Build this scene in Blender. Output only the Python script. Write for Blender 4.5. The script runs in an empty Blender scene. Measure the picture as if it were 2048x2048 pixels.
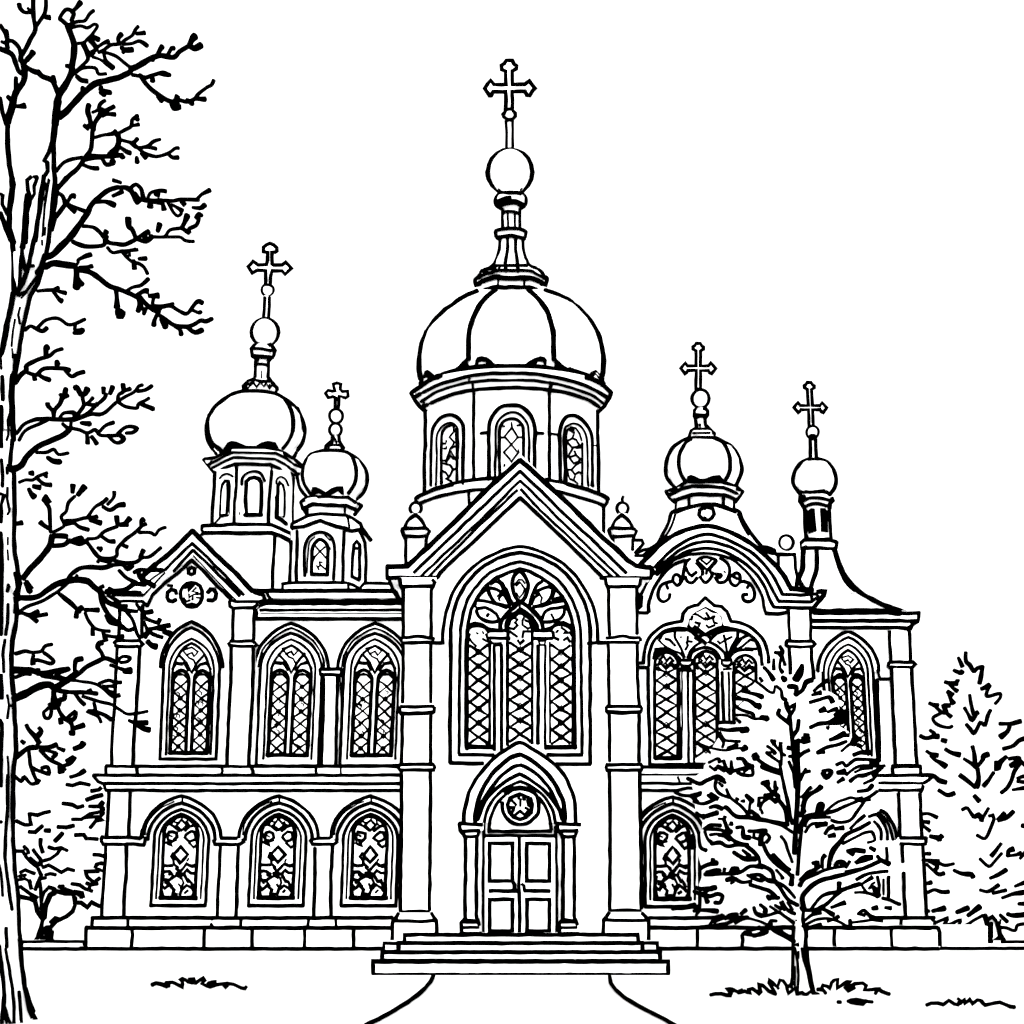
import bpy, math, random
from mathutils import Vector, noise
from mathutils.bvhtree import BVHTree

# ---------------------------------------------------------------- scene set-up
scene = bpy.context.scene
col = scene.collection
rnd = random.Random(7)
F = 3040.0            # focal length, in pixels of a 2048 px frame
D = 38.0              # camera to the porch front (y = 0)
CX, HZ, CAMH = 1024.0, 1500.0, 5.0

cam_d = bpy.data.cameras.new("camera")
cam = bpy.data.objects.new("camera", cam_d)
col.objects.link(cam)
cam.location = (0, -D, CAMH)
cam.rotation_euler = (math.radians(90), 0, 0)
cam_d.sensor_width = 36.0
cam_d.lens = 36.0 * F / 2048.0
cam_d.shift_y = (HZ - 1024.0) / 2048.0
cam_d.clip_end = 3000
scene.camera = cam

w = bpy.data.worlds.new("World")
scene.world = w
w.use_nodes = True
bg = w.node_tree.nodes["Background"]
bg.inputs[0].default_value = (1, 1, 1, 1)
bg.inputs[1].default_value = 1.2
sun_d = bpy.data.lights.new("sun", 'SUN')
sun_d.energy = 4.5
sun_d.angle = math.radians(40)
sun_d.color = (1.0, 1.0, 1.0)
sun = bpy.data.objects.new("sun", sun_d)
col.objects.link(sun)
sun.rotation_euler = (math.radians(78), 0, math.radians(3))
scene.view_settings.view_transform = 'Standard'
scene.view_settings.look = 'None'
scene.view_settings.gamma = 1
scene.view_settings.exposure = 0.7

# ---------------------------------------------------------------- materials
def mat(name, c, bump=0.0, scale=20.0):
    m = bpy.data.materials.new(name)
    m.use_nodes = True
    nt = m.node_tree
    b = nt.nodes["Principled BSDF"]
    b.inputs["Roughness"].default_value = 1.0
    b.inputs["Specular IOR Level"].default_value = 0.0
    if c[0] > 0.1:
        n = nt.nodes.new("ShaderNodeTexNoise")
        n.inputs["Scale"].default_value = scale
        r = nt.nodes.new("ShaderNodeValToRGB")
        r.color_ramp.elements[0].color = (c[0] - .02, c[1] - .02, c[2] - .02, 1)
        r.color_ramp.elements[1].color = (c[0], c[1], c[2], 1)
        nt.links.new(n.outputs["Fac"], r.inputs["Fac"])
        nt.links.new(r.outputs["Color"], b.inputs["Base Color"])
    else:
        b.inputs["Base Color"].default_value = (*c, 1)
    return m
WHITE = mat("white_paper", (0.88, 0.88, 0.88))
INK = mat("black_ink", (0.0, 0.0, 0.0))

# ---------------------------------------------------------------- points
def P(px, py, y):
    d = D + y
    return Vector(((px - CX) * d / F, y, CAMH + (HZ - py) * d / F))

def gz(y):
    prof = [(-400, -.55), (-14, -.52), (-4, -.45), (-1.9, -.35), (-.5, 0), (600, 0)]
    for (a, za), (b, zb) in zip(prof, prof[1:]):
        if y <= b:
            return za + (zb - za) * (y - a) / (b - a)
    return 0.0

def G(px, py):
    """point of the ground seen at that pixel"""
    lo, hi = -34.0, 30.0
    for _ in range(50):
        m = (lo + hi) / 2
        z = CAMH + (HZ - py) * (D + m) / F
        if z > gz(m): lo = m
        else: hi = m
    p = P(px, py, lo)
    return p

FR = [0, 0, 4.0]
def fr(ox, oy, s=4.0):
    FR[:] = [ox, oy, s]
def N(p):
    return (FR[0] + p[0] / FR[2], FR[1] + p[1] / FR[2])
def nums(t):
    v = [float(q) for q in t.split()]
    return list(zip(v[::2], v[1::2]))

def catmull(p, closed, k=4):
    n = len(p)
    if n < 3: return p
    out = []
    rng = range(n if closed else n - 1)
    for i in rng:
        if closed:
            a, b, c, d = p[(i - 1) % n], p[i], p[(i + 1) % n], p[(i + 2) % n]
        else:
            a, b, c, d = p[max(i - 1, 0)], p[i], p[i + 1], p[min(i + 2, n - 1)]
        for j in range(k):
            t = j / k
            out.append(tuple(0.5 * ((2 * b[q]) + (-a[q] + c[q]) * t + (2 * a[q] - 5 * b[q] + 4 * c[q] - d[q]) * t * t
                                    + (-a[q] + 3 * b[q] - 3 * c[q] + d[q]) * t ** 3) for q in (0, 1)))
    if not closed: out.append(p[-1])
    return out

def densify(p, closed, step=11.0):
    out = []
    q = p + [p[0]] if closed else p
    for a, b in zip(q, q[1:]):
        L = math.hypot(b[0] - a[0], b[1] - a[1])
        k = max(1, int(math.ceil(L / step)))
        for j in range(k):
            t = j / k
            out.append((a[0] + (b[0] - a[0]) * t, a[1] + (b[1] - a[1]) * t))
    if not closed: out.append(q[-1])
    return out

# ---------------------------------------------------------------- mesh builder
class MB:
    def __init__(s):
        s.v = []; s.f = []; s.m = []; s.bvh = None; s.axis_y = 0; s.push = .09; s.club = False; s.cw = 1.6; s.others = []
    def prism(s, front, back, mi):
        n = len(front)
        o = len(s.v)
        s.v += [tuple(p) for p in front] + [tuple(p) for p in back]
        s.f.append(list(range(o, o + n))); s.m.append(mi)
        s.f.append(list(range(o + 2 * n - 1, o + n - 1, -1))); s.m.append(mi)
        for i in range(n):
            j = (i + 1) % n
            s.f.append([o + j, o + i, o + n + i, o + n + j]); s.m.append(mi)
    def slab(s, pts, y0, y1, mi=0, line=None):
        """solid slab: outline in frame units, standing at y0, running straight back to y1"""
        if isinstance(pts, str): pts = nums(pts)
        q = [N(p) for p in pts]
        fr_ = [P(a, b, y0) for a, b in q]
        bk = [Vector((p.x, y1, p.z)) for p in fr_]
        s.prism(fr_, bk, mi)
        if line: s.stroke(pts, line, y0, closed=True)
        return s
    def box(s, x0, z0, x1, z1, y0, y1, line=None):
        """frame-unit rectangle"""
        return s.slab([(x0, z0), (x1, z0), (x1, z1), (x0, z1)], y0, y1, 0, line)
    def band(s, outer, inner, y0, y1, mi=0):
        n = len(outer)
        a = [P(*N(p), y0) for p in outer]; b = [P(*N(p), y0) for p in inner]
        for i in range(n - 1):
            quad = [a[i], a[i + 1], b[i + 1], b[i]]
            s.prism(quad, [Vector((p.x, y1, p.z)) for p in quad], mi)
    def lathe(s, cx, prof, ay, n=32, rot=0.0, caps=True):
        """turned solid round the upright axis through frame x = cx at depth ay; prof = (radius, height) in frame units"""
        d = D + ay
        s.axis_y = ay
        ax = P(*N((cx, 0)), ay).x
        o = len(s.v)
        for r, y in prof:
            R = r / FR[2] * d / F
            z = P(0, N((0, y))[1], ay).z
            px_r = r / FR[2]
            R *= 1 - min(4.6, .13 * px_r) / max(px_r, .01)
            if n <= 12: R = R / math.cos(math.pi / n) if rot == 'flat' else R
            for k in range(n):
                a = 2 * math.pi * (k + (0.5 if rot == 'flat' else rot if not isinstance(rot, str) else 0)) / n - math.pi / 2
                s.v.append((ax + R * math.cos(a), ay + R * math.sin(a), z))
        for i in range(len(prof) - 1):
            for k in range(n):
                k2 = (k + 1) % n
                s.f.append([o + i * n + k, o + i * n + k2, o + (i + 1) * n + k2, o + (i + 1) * n + k]); s.m.append(0)
        if caps:
            s.f.append([o + k for k in range(n)][::-1]); s.m.append(0)
            b = o + (len(prof) - 1) * n
            s.f.append([b + k for k in range(n)]); s.m.append(0)
        s.bvh = None
        return s
    def ball(s, cx, cy, r, ay, line=None):
        prof = [(max(r * math.sin(math.pi * i / 12), .01), cy - r * math.cos(math.pi * i / 12)) for i in range(13)]
        s.lathe(cx, prof, ay, 20, caps=False)
        if line:
            c = P(*N((cx, cy)), ay); o = Vector((0, -D, CAMH)); dn = (c - o).normalized()
            def ring(px, py):
                dv = Vector(((px - CX) / F, 1, (HZ - py) / F))
                return (c - o).dot(dn) / dv.dot(dn) - D
            s.stroke([(cx + r * math.cos(t * math.pi / 10), cy + r * math.sin(t * math.pi / 10)) for t in range(20)], line, ring, closed=True)
        return s
    def surf(s, px, py):
        if s.bvh is None:
            s.bvh = BVHTree.FromPolygons([Vector(v) for v in s.v], [f for f, m in zip(s.f, s.m) if m == 0])
        o = Vector((0, -D, CAMH))
        dirn = (P(px, py, 0) - o).normalized()
        h = s.bvh.ray_cast(o, dirn)
        best = h[3] if h[0] is not None else 1e9
        hit = h[0]
        for q in s.others:
            if q.bvh is None: q.surf(0, 0) if not q.others else setattr(q, 'bvh', BVHTree.FromPolygons([Vector(v) for v in q.v], [f for f, m in zip(q.f, q.m) if m == 0]))
            g = q.bvh.ray_cast(o, dirn)
            if g[0] is not None and g[3] < best: best = g[3]; hit = g[0]
        if hit is not None: return hit - dirn * s.push
        p = P(px, py, s.axis_y)                    # off the body: the depth where the line of sight passes closest to it
        for _ in range(3):
            n = s.bvh.find_nearest(p)
            if n[0] is None: break
            p = o + dirn * (n[0] - o).dot(dirn)
        return p - dirn * .03
    def place(s, px, py, y):
        if y == 'proj': return s.surf(px, py)
        if y == 'ground':
            g_ = G(px, py)
            o = Vector((0, -D, CAMH))
            return g_ + (o - g_).normalized() * .35
        if callable(y): return P(px, py, y(px, py))
        return P(px, py, y)
    def stroke(s, pts, wd, y, closed=False, smooth=False, wob=1.0):
        """an inked line: a solid round rod following the drawn points; wd in frame units (single or (start,end))"""
        if isinstance(pts, str): pts = nums(pts)
        pts = [N(p) for p in pts]
        if smooth or s.club: pts = catmull(pts, closed)
        pts = densify(pts, closed)
        n = len(pts)
        if n < 2: return s
        w0, w1 = (wd if isinstance(wd, tuple) else (wd, wd))
        w0 /= FR[2]; w1 /= FR[2]
        sd = rnd.random() * 500
        # hand wobble
        q = []
        for i, (a, b) in enumerate(pts):
            k = i / 1.0
            dx = noise.noise((a * .05, b * .05, sd)) * 1.1 * wob
            dy = noise.noise((a * .05, b * .05, sd + 40)) * 1.1 * wob
            q.append((a + dx, b + dy))
        if not closed:                       # round the ends a little
            def ext(a, b, e):
                L = math.hypot(a[0] - b[0], a[1] - b[1]) or 1
                return (a[0] + (a[0] - b[0]) / L * e, a[1] + (a[1] - b[1]) / L * e)
            q = [ext(q[0], q[1], w0 * .32)] + q + [ext(q[-1], q[-2], w1 * .32)]
        m = len(q)
        L_tot = sum(math.hypot(b[0] - a[0], b[1] - a[1]) for a, b in zip(q, q[1:]))
        pos = [s.place(a, b, y) for a, b in q]
        if y == 'proj' and m > 4:                # even out the depth along the line
            cm = Vector((0, -D, CAMH))
            dd = [(p - cm).length for p in pos]
            for _ in range(2):
                dd = [dd[i] if i in (0, m - 1) else min((dd[i - 1] + dd[i] + dd[i + 1]) / 3, dd[i] + .02) for i in range(m)]
            pos = [cm + (p - cm).normalized() * t_ for p, t_ in zip(pos, dd)]
        K = 6
        o = len(s.v)
        for i in range(m):
            a = pos[i - 1] if (closed or i > 0) else pos[i]
            b = pos[(i + 1) % m] if (closed or i < m - 1) else pos[i]
            t = (b - a)
            if t.length < 1e-9: t = Vector((1, 0, 0))
            t.normalize()
            up = Vector((0, 1, 0))
            if abs(t.dot(up)) > .92: up = Vector((0, 0, 1))
            n1 = t.cross(up).normalized(); n2 = t.cross(n1)
            f = i / (m - 1)
            wv = (w0 + (w1 - w0) * f) * (1 + .22 * wob * noise.noise((q[i][0] * .06, q[i][1] * .06, sd + 90)))
            # mitre
            if 0 < i < m - 1 or closed:
                u = (pos[i] - pos[i - 1]).normalized(); v_ = (pos[(i + 1) % m] - pos[i]).normalized()
                c = max(.72, math.sqrt(max(0, (1 + u.dot(v_)) / 2)))
                wv /= c
            if not closed and i in (0, m - 1): wv *= .6
            if s.club and not closed: wv *= 1 + .4 * min(1, max(0, (f - .35) / .4)) * (L_tot < 60) 
            R = (wv + min(s.cw if s.club else 2.2, .42 * wv)) / 2 * (D + pos[i].y) / F
            for k in range(K):
                an = 2 * math.pi * k / K
                s.v.append(tuple(pos[i] + n1 * (R * math.cos(an)) + n2 * (R * math.sin(an))))
        for i in range(m if closed else m - 1):
            i2 = (i + 1) % m
            for k in range(K):
                k2 = (k + 1) % K
                s.f.append([o + i * K + k, o + i * K + k2, o + i2 * K + k2, o + i2 * K + k]); s.m.append(1)
        if not closed:
            s.f.append([o + k for k in range(K)][::-1]); s.m.append(1)
            s.f.append([o + (m - 1) * K + k for k in range(K)]); s.m.append(1)
        return s
    def fill(s, pts, y):
        """solid black piece (an opening, a dark leaf)"""
        if isinstance(pts, str): pts = nums(pts)
        q = densify([N(p) for p in pts], True, 8) if y == 'proj' else [N(p) for p in pts]
        pos = [s.place(a, b, y) for a, b in q]
        fr_ = [p + Vector((0, -.04, 0)) for p in pos]
        bk = [p + Vector((0, .06, 0)) for p in pos]
        s.prism(fr_, bk, 1)
        return s
    def ink(s, text, y):
        for ln in text.strip().splitlines():
            ln = ln.strip()
            if not ln or ln[0] == '#': continue
            h, rest = ln.split(None, 1)
            if h == 'f':
                s.fill(rest, y); continue
            cl = 'c' in h; sm = 's' in h
            h = h.replace('c', '').replace('s', '')
            if ',' in h:
                a, b = h.split(','); wd = (float(a), float(b))
            else: wd = float(h)
            s.stroke(rest, wd, y, closed=cl, smooth=sm)
        return s
    def build(s, name, parent=None, label=None):
        me = bpy.data.meshes.new(name)
        me.from_pydata(s.v, [], s.f)
        me.materials.append(WHITE); me.materials.append(INK)
        me.polygons.foreach_set("material_index", s.m)
        me.validate()
        me.update()
        o = bpy.data.objects.new(name, me)
        col.objects.link(o)
        if parent is not None:
            o.parent = parent
            o.matrix_parent_inverse = INV.get(parent.name, Matrix.Identity(4))
        if label: o["label"] = label
        return o

INV = {}
from mathutils import Matrix
def thing(name, label, cat, loc, group=None):
    o = bpy.data.objects.new(name, None)
    col.objects.link(o)
    o.location = loc
    o.empty_display_size = .3
    INV[o.name] = Matrix.Translation(-Vector(loc))
    o["label"] = label; o["category"] = cat
    if group: o["group"] = group
    return o
def tag(o, label, cat, group=None):
    o["label"] = label; o["category"] = cat
    if group: o["group"] = group
    return o

def arch(xm, hw, yb, ys, ya, te=68, lean=0.0, n=9):
    """pointed arch polyline: up the left jamb, over the apex, down the right jamb"""
    te = math.radians(te)
    L = []
    for i in range(n + 1):
        t = te * i / n
        u = (math.cos(t) - math.cos(te)) / (1 - math.cos(te))
        v = math.sin(t) / math.sin(te)
        L.append((xm - hw * u, ys - (ys - ya) * v))
    R = [(2 * xm - a, b) for a, b in L[::-1][1:]]
    pts = L + R
    if yb > ys:
        pts = [(xm - hw + lean, yb)] + pts + [(xm + hw + lean, yb)]
    return pts

def lattice(mb, xl, xr, yt, yb, per, y, lean=0.0, wd=13, nodes=True):
    """leaded diamond panes"""
    H = yb - yt
    k = max(1, round(H / per)); per = H / k
    def X(x, yy): return x + lean * (yy - yt) / H
    for sgn in (0, 1):
        pts = []
        for i in range(k + 1):
            yy = yt + i * per
            x = xl if (i + sgn) % 2 == 0 else xr
            j = 5 if 0 < i < k else 0
            pts.append((X(x, yy) , yy + rnd.uniform(-j, j)))
        mb.stroke(pts, wd, y, wob=2.2)
        if nodes:
            for (a, b) in pts[1:-1]:
                inw = 12 if a < (xl + xr) / 2 + lean / 2 else -9
                mb.fill([(a - inw * .4, b - 21), (a + inw * 1.3, b + rnd.uniform(-4, 4)), (a - inw * .4, b + 21)], y - .01 if not isinstance(y, str) else y)
    for i in range(k):                                     # small leaded quarries at random crossings
        if rnd.random() < .55:
            yy = yt + (i + .5) * per; xm = X((xl + xr) / 2, yy); e = (xr - xl) * .16
            mb.stroke([(xm - e, yy), (xm, yy - e), (xm + e, yy), (xm, yy + e)], 8, y, closed=True)
# ================================================================ the church
church = thing("church", "large white domed church with five crossed cupolas, gabled porch and arched leaded windows", "church", (0.2, 4, 0))

def cross(name_parent, cx, ay, ytop, yarm, half, ybot, bar, wd, label=None, tilt=0):
    """budded cross with outlined arms (frame units)"""
    b = bar; e = bar * 2.1
    L = [(cx - e * .45, ytop), (cx + e * .45, ytop), (cx + e * .75, ytop + e * .5), (cx + e * 1.15, ytop + e * .75), (cx + e * 1.15, ytop + e * 1.15),
         (cx + b, ytop + e * 1.55), (cx + b, yarm - b),
         (cx + half - e * 1.5, yarm - b), (cx + half - e * 1.05, yarm - e * 1.1), (cx + half, yarm + b * .2),
         (cx + half - e * .9, yarm + e * 1.2), (cx + half - e * 1.35, yarm + e * .95), (cx + half - e * 1.5, yarm + b), (cx + b, yarm + b),
         (cx + b, ybot), (cx - b, ybot),
         (cx - b, yarm + b), (cx - half + e * 1.45, yarm + b), (cx - half + e * 1.3, yarm + e * .9), (cx - half + e, yarm + e * 1.25),
         (cx - half, yarm), (cx - half + e * .95, yarm - e * 1.1), (cx - half + e * 1.45, yarm - b), (cx - b, yarm - b),
         (cx - b, ytop + e * 1.55), (cx - e * 1.15, ytop + e * 1.15), (cx - e * 1.15, ytop + e * .75), (cx - e * .6, ytop + e * .4)]
    if tilt:
        L = [(x + tilt * (y - yarm), y) for x, y in L]
    m = MB(); m.slab(L, ay - .07, ay + .07)
    m.stroke(L, wd, ay - .07, closed=True, wob=.7)
    return m.build("cross", name_parent, label)

# ---------------- central drum and dome
AY = 5.0
fr(768, 560, 3.7734)
drum = MB()
drum.lathe(965, [(650, 940), (650, 1600), (726, 1650), (716, 1690), (695, 1712), (693, 2200)], AY, 48)
drum.ink("""
24 310 985 313 1250 305 1300 305 1602
24 1614 990 1610 1150 1618 1300 1618 1602
20 676 840 676 1500
21 1249 835 1249 1500
28s 240 1648 330 1600 430 1565 560 1530 700 1508 870 1497 1060 1495 1230 1510 1370 1536 1500 1570 1620 1612 1690 1650
22s 262 1688 380 1645 530 1606 660 1588 800 1580 1100 1580 1310 1596 1440 1630 1560 1665 1665 1705
20 240 1648 235 1665 265 1690
22 1690 1650 1682 1680 1660 1712
18 640 1600 641 1700
24 1656 1705 1656 2000
14 325 1600 420 1570 520 1550
""", 'proj')
drum_o = drum.build("drum", church, "round drum with arched windows below the central dome")
win = [
 ("""
26s 790 1500 792 1300 791 1130 808 1045 850 985 900 950 965 941 1030 952 1085 992 1120 1045 1137 1110 1137 1250 1137 1440
16s 838 1485 842 1250 846 1110 872 1050 915 1015 965 998 1020 1010 1062 1050 1090 1110 1095 1250 1095 1400
""", """
20s 872 1490 872 1300 873 1140 890 1085 925 1055 965 1045 1010 1056 1045 1095 1052 1140 1052 1300 1050 1350
20 728 1155 790 1152
20 1140 1153 1205 1157
12 885 1100 912 1105
12 960 1075 965 1110 910 1180 960 1240 1000 1290 1020 1300 1015 1280
12 965 1110 1010 1185 960 1240 905 1300 950 1350 960 1370 990 1330 1015 1300
12 885 1187 905 1187
12 1010 1185 1045 1187
12 1000 1100 1030 1095
f 900 1390 918 1383 918 1405 900 1410
""", 870, 1052, 1060, 1470),
 ("""
24s 357 1550 357 1350 360 1190 375 1110 412 1055 455 1025 505 1014 550 1032 585 1070 600 1120 597 1300 595 1530
14s 392 1550 397 1350 397 1190 418 1130 452 1092 505 1078 545 1105 558 1160 560 1350
""", """
18s 432 1540 432 1350 434 1190 450 1135 480 1105 520 1090
18 548 1120 550 1350 550 1530
12 525 1100 525 1145 495 1185 530 1225 500 1270 490 1310 465 1360 440 1362
12 440 1235 465 1235 470 1210
12 450 1270 470 1270 470 1255
12 500 1270 540 1250
12 500 1290 540 1350
12 470 1375 500 1325 520 1350 545 1355
14 450 1385 500 1395 520 1430 545 1420
14 440 1440 465 1450 490 1490 470 1500 510 1520
14 520 1430 495 1480
""", 432, 550, 1130, 1515),
 ("""
24s 1332 1515 1328 1300 1326 1160 1342 1085 1375 1035 1425 1023 1470 1035 1515 1075 1552 1130 1568 1200 1570 1350 1570 1560
14s 1362 1520 1358 1300 1362 1130 1390 1095 1430 1080 1475 1095 1510 1135 1532 1200 1536 1350 1540 1555
12 1600 1250 1570 1250
""", """
16s 1376 1520 1374 1300 1375 1160 1395 1125 1430 1130
16 1495 1230 1496 1400 1496 1560
12 1410 1110 1450 1120 1475 1160 1495 1215
13 1385 1215 1420 1195 1435 1150 1400 1130
13 1385 1225 1420 1265 1445 1260 1480 1250
13 1420 1195 1450 1205 1480 1250
13 1430 1265 1400 1310 1385 1335 1420 1330 1450 1320 1440 1290
13 1450 1265 1480 1265
13 1400 1340 1430 1380 1465 1370 1480 1350 1450 1320
14 1390 1430 1415 1430 1450 1395 1480 1375
13 1415 1430 1440 1470 1470 1450 1490 1460
14 1430 1510 1440 1480
14 1385 1440 1400 1500 1430 1510 1460 1540
14 1260 1160 1325 1167
""", 1375, 1496, 1130, 1520)]
for hood, gl, xl, xr, yt, yb in win:
    h = MB(); h.bvh = drum.bvh; h.axis_y = AY
    def curved(mb, x0, x1, yt_, yb_, off, k=5):
        for i in range(k):
            xa = x0 + (x1 - x0) * i / k; xb = x0 + (x1 - x0) * (i + 1) / k
            h0 = (yb_ - yt_) * .08 * (i == 0); h1 = (yb_ - yt_) * .08 * (i == k - 1)
            fp = [drum.surf(*N(p)) + Vector((0, .09 - off, 0)) for p in ((xa, yt_ + h0), (xb, yt_ + h1), (xb, yb_), (xa, yb_))]
            mb.prism(fp, [p + Vector((0, .12 + off, 0)) for p in fp], 0)
    curved(h, xl - 30, xr + 30, yt, yb, .02)
    h.bvh = drum.bvh
    h.ink(hood, 'proj')
    ho = h.build("window", drum_o)
    g = MB(); curved(g, xl, xr, yt + 10, yb - 10, .03); g.bvh = drum.bvh; g.axis_y = AY
    g.ink(gl, 'proj'); g.build("leaded_glass", drum_o)
cor = MB()
cor.lathe(965, [(600, 826), (690, 836), (752, 850), (735, 890), (700, 935), (655, 985), (640, 990)], AY, 48)
dome = MB()
dome.lathe(960, [(245, 70), (345, 110), (440, 170), (530, 250), (600, 330), (648, 410), (678, 500), (692, 590), (690, 690), (672, 790), (655, 845)], AY, 48)
cor.others = [dome]; dome.others = [cor]
cor.ink("""
28 205 852 280 800 290 790
30s 290 790 380 738 480 700 560 678 650 660 760 652 960 650 1150 652 1270 668 1400 690 1530 730 1640 785 1715 845
24s 232 885 330 830 450 778 600 735 700 714 820 705 1100 705 1200 718 1350 745 1500 790 1600 835 1685 888
18s 280 915 400 845 550 795 690 768 830 757 1100 757 1200 768 1350 798 1500 845 1590 885 1650 930
24s 305 955 430 895 560 852 680 830 830 817 960 812 1130 820 1260 832 1400 858 1540 905 1622 955
26 205 852 240 915 270 955 308 990
26 1715 848 1700 890 1665 950 1615 995
16 668 780 672 820
22 1255 775 1262 795 1250 830
14 645 740 640 755
12 300 925 290 940
""", 'proj')
cor.build("cornice", church, "curved cornice under the central dome")
dome.ink("""
40s 705 85 600 132 490 210 395 295 335 375 297 455 270 570 266 650 270 700 287 790
40s 1215 80 1330 122 1440 190 1530 282 1590 365 1630 460 1652 580 1652 690 1640 740 1648 790
34,34s 840 72 760 140 700 225 660 320 638 420 638 520 638 600
34s 1090 75 1160 135 1230 235 1262 330 1280 410 1280 500 1282 605
12 830 70 770 120
12 1090 72 1150 110 1205 185
f 682 655 688 605 705 580 738 575 780 584 810 605 830 628 860 640 1060 640 1090 615 1130 592 1180 575 1212 582 1232 605 1226 655 1208 640 1200 615 1160 612 1150 640 1080 652 860 652 800 640 765 640 770 618 735 612 712 620 708 650
f 520 676 560 650 590 615 625 585 640 640 655 660 625 650 600 655 580 680
f 290 735 305 690 325 678 345 688 385 722 360 735 345 760 320 735 300 745
f 1285 580 1320 610 1350 640 1390 665 1420 680 1365 680 1320 655 1285 650
f 1540 725 1560 695 1600 678 1635 715 1630 760 1600 710 1575 735
24s 395 735 470 700 540 682
26s 1400 668 1470 695 1545 722
""", 'proj')
dome_o = dome.build("dome", church, "big ribbed central dome")
LY = 4.1
fr(896, 340, 7.547)
lan = MB()
lan.lathe(948, [(150, 290), (160, 330), (240, 430), (235, 500), (160, 590), (138, 620), (136, 880), (238, 925), (230, 1000), (185, 1050), (190, 1200), (235, 1350), (300, 1450), (430, 1530), (535, 1650), (500, 1780), (500, 2000)], LY, 24)
lan.ink("""
55s 785 300 830 235 880 215 950 212 1020 222 1100 285
45s 775 345 718 425 712 490 740 550 820 600
45s 1108 345 1160 400 1178 450 1165 530 1090 590
50 800 345 870 340 1040 342 1090 355
40s 735 480 800 440 870 415 950 412
80s 770 560 800 520 870 490 950 482 1040 492 1130 540
36s 828 655 880 628 1000 628 1070 658
40 822 600 822 880
36 1087 600 1087 880
28 905 640 905 880
30 1012 640 1012 880
46s 715 925 800 895 950 882 1090 892 1175 935
44 712 925 720 1000 765 1045
44 1175 930 1165 1010 1135 1050
50s 735 1015 820 1005 940 990 1040 1005 1155 1040
52s 785 1050 785 1200 760 1300 720 1390 665 1460 590 1495 510 1530 480 1590 412 1655 422 1740 455 1810
52s 1125 1050 1135 1200 1165 1340 1230 1440 1330 1490 1410 1540 1440 1600 1490 1640 1470 1740 1455 1810
36,48 900 1030 898 1200 870 1400 875 1520
38,48 1020 1040 1020 1200 1045 1360 1055 1520
40 700 1442 800 1437 1190 1440
40s 460 1630 560 1565 640 1550 740 1515 850 1518 1220 1520 1330 1560 1470 1640
70s 440 1740 560 1665 730 1610 850 1630 1160 1630 1230 1625 1340 1665 1450 1730
52s 480 1815 600 1790 720 1760 850 1772 950 1760 1110 1770 1230 1770 1340 1800 1430 1820
26 757 1660 757 1780
26 1155 1660 1155 1770
30 530 1545 720 1470
24 790 1440 740 1530
""", 'proj')
lan_o = lan.build("lantern", church, "slender lantern on the central dome")
b = MB(); fr(0, 0, 1); b.ball(1020, 344, 44.3, LY, 9); b.build("ball", lan_o)
fr(896, 96, 7.547)
sh = MB(); sh.lathe(928, [(48, 1080), (48, 1530)], LY, 10)
sh.ink("""
38 882 1100 885 1300 884 1530
36 975 1085 973 1300 975 1530
60 890 1095 970 1095
""", LY - .05)
sh.ball(925, 1005, 80, LY)
sh.ink("42c 890 935 965 930 1020 985 1020 1025 970 1075 890 1080 840 1040 825 1000", LY - .1)
sh.build("cross_shaft", lan_o)
pts = nums("880 190 965 190 995 245 1035 270 1035 310 968 345 972 550 1160 550 1222 490 1320 615 1280 645 1235 715 1195 715 1165 658 972 658 972 920 872 920 872 700 872 658 680 658 640 730 630 730 550 610 640 490 690 550 872 550 872 350 812 325 808 262 850 240")
m = MB(); m.slab(pts, LY - .08, LY + .08); m.stroke(pts, 50, LY - .08, closed=True); m.build("cross", lan_o, "largest cross, on top of the central dome")

# ---------------- porch gable
fr(780, 980)
g = MB()
g.slab("-24 600 150 600 300 440 820 -65 1050 -280 1270 -65 1800 430 1850 480 2000 600 2095 600 2095 700 1790 720 1780 3600 108 3600 108 720 -24 700", 0.0, 2.6)
g.build("porch_wall", church, "tall gabled front wall of the porch")
co = MB()
co.slab("-24 600 145 600 440 330 820 -40 1045 -250 1260 -40 1500 200 1760 440 1960 600 2095 600 2095 705 1700 705 1690 690 1045 60 385 690 360 705 -24 700", -.12, 0.0)
co.ink("""
38 -24 612 138 612 300 460 440 330 620 150 820 -45 1040 -240
38 1040 -240 1260 -45 1450 130 1700 380 1800 460 1900 560 1965 605 2090 620
24 190 662 400 460 640 230 860 20 1040 -150
24 1040 -150 1210 10 1400 200 1600 380 1890 665
20 250 690 400 545 660 300 860 110 1040 -75
20 1040 -75 1130 10 1350 230 1600 470 1830 690
20 315 690 480 520 700 300 1020 0
20 1045 -5 1200 160 1500 440 1780 700
28 375 705 400 660 640 440 850 240 1040 60
28 1040 60 1200 210 1430 430 1690 690 1692 712
32 -24 703 0 703 370 703
28 1690 703 1900 703 2090 703
26 -24 612 -24 690
24 -20 690 10 760 40 830 90 900
26 2092 620 2092 695
""", -.12)
co.build("gable_cornice", church, "stepped mouldings along the porch gable")

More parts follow.
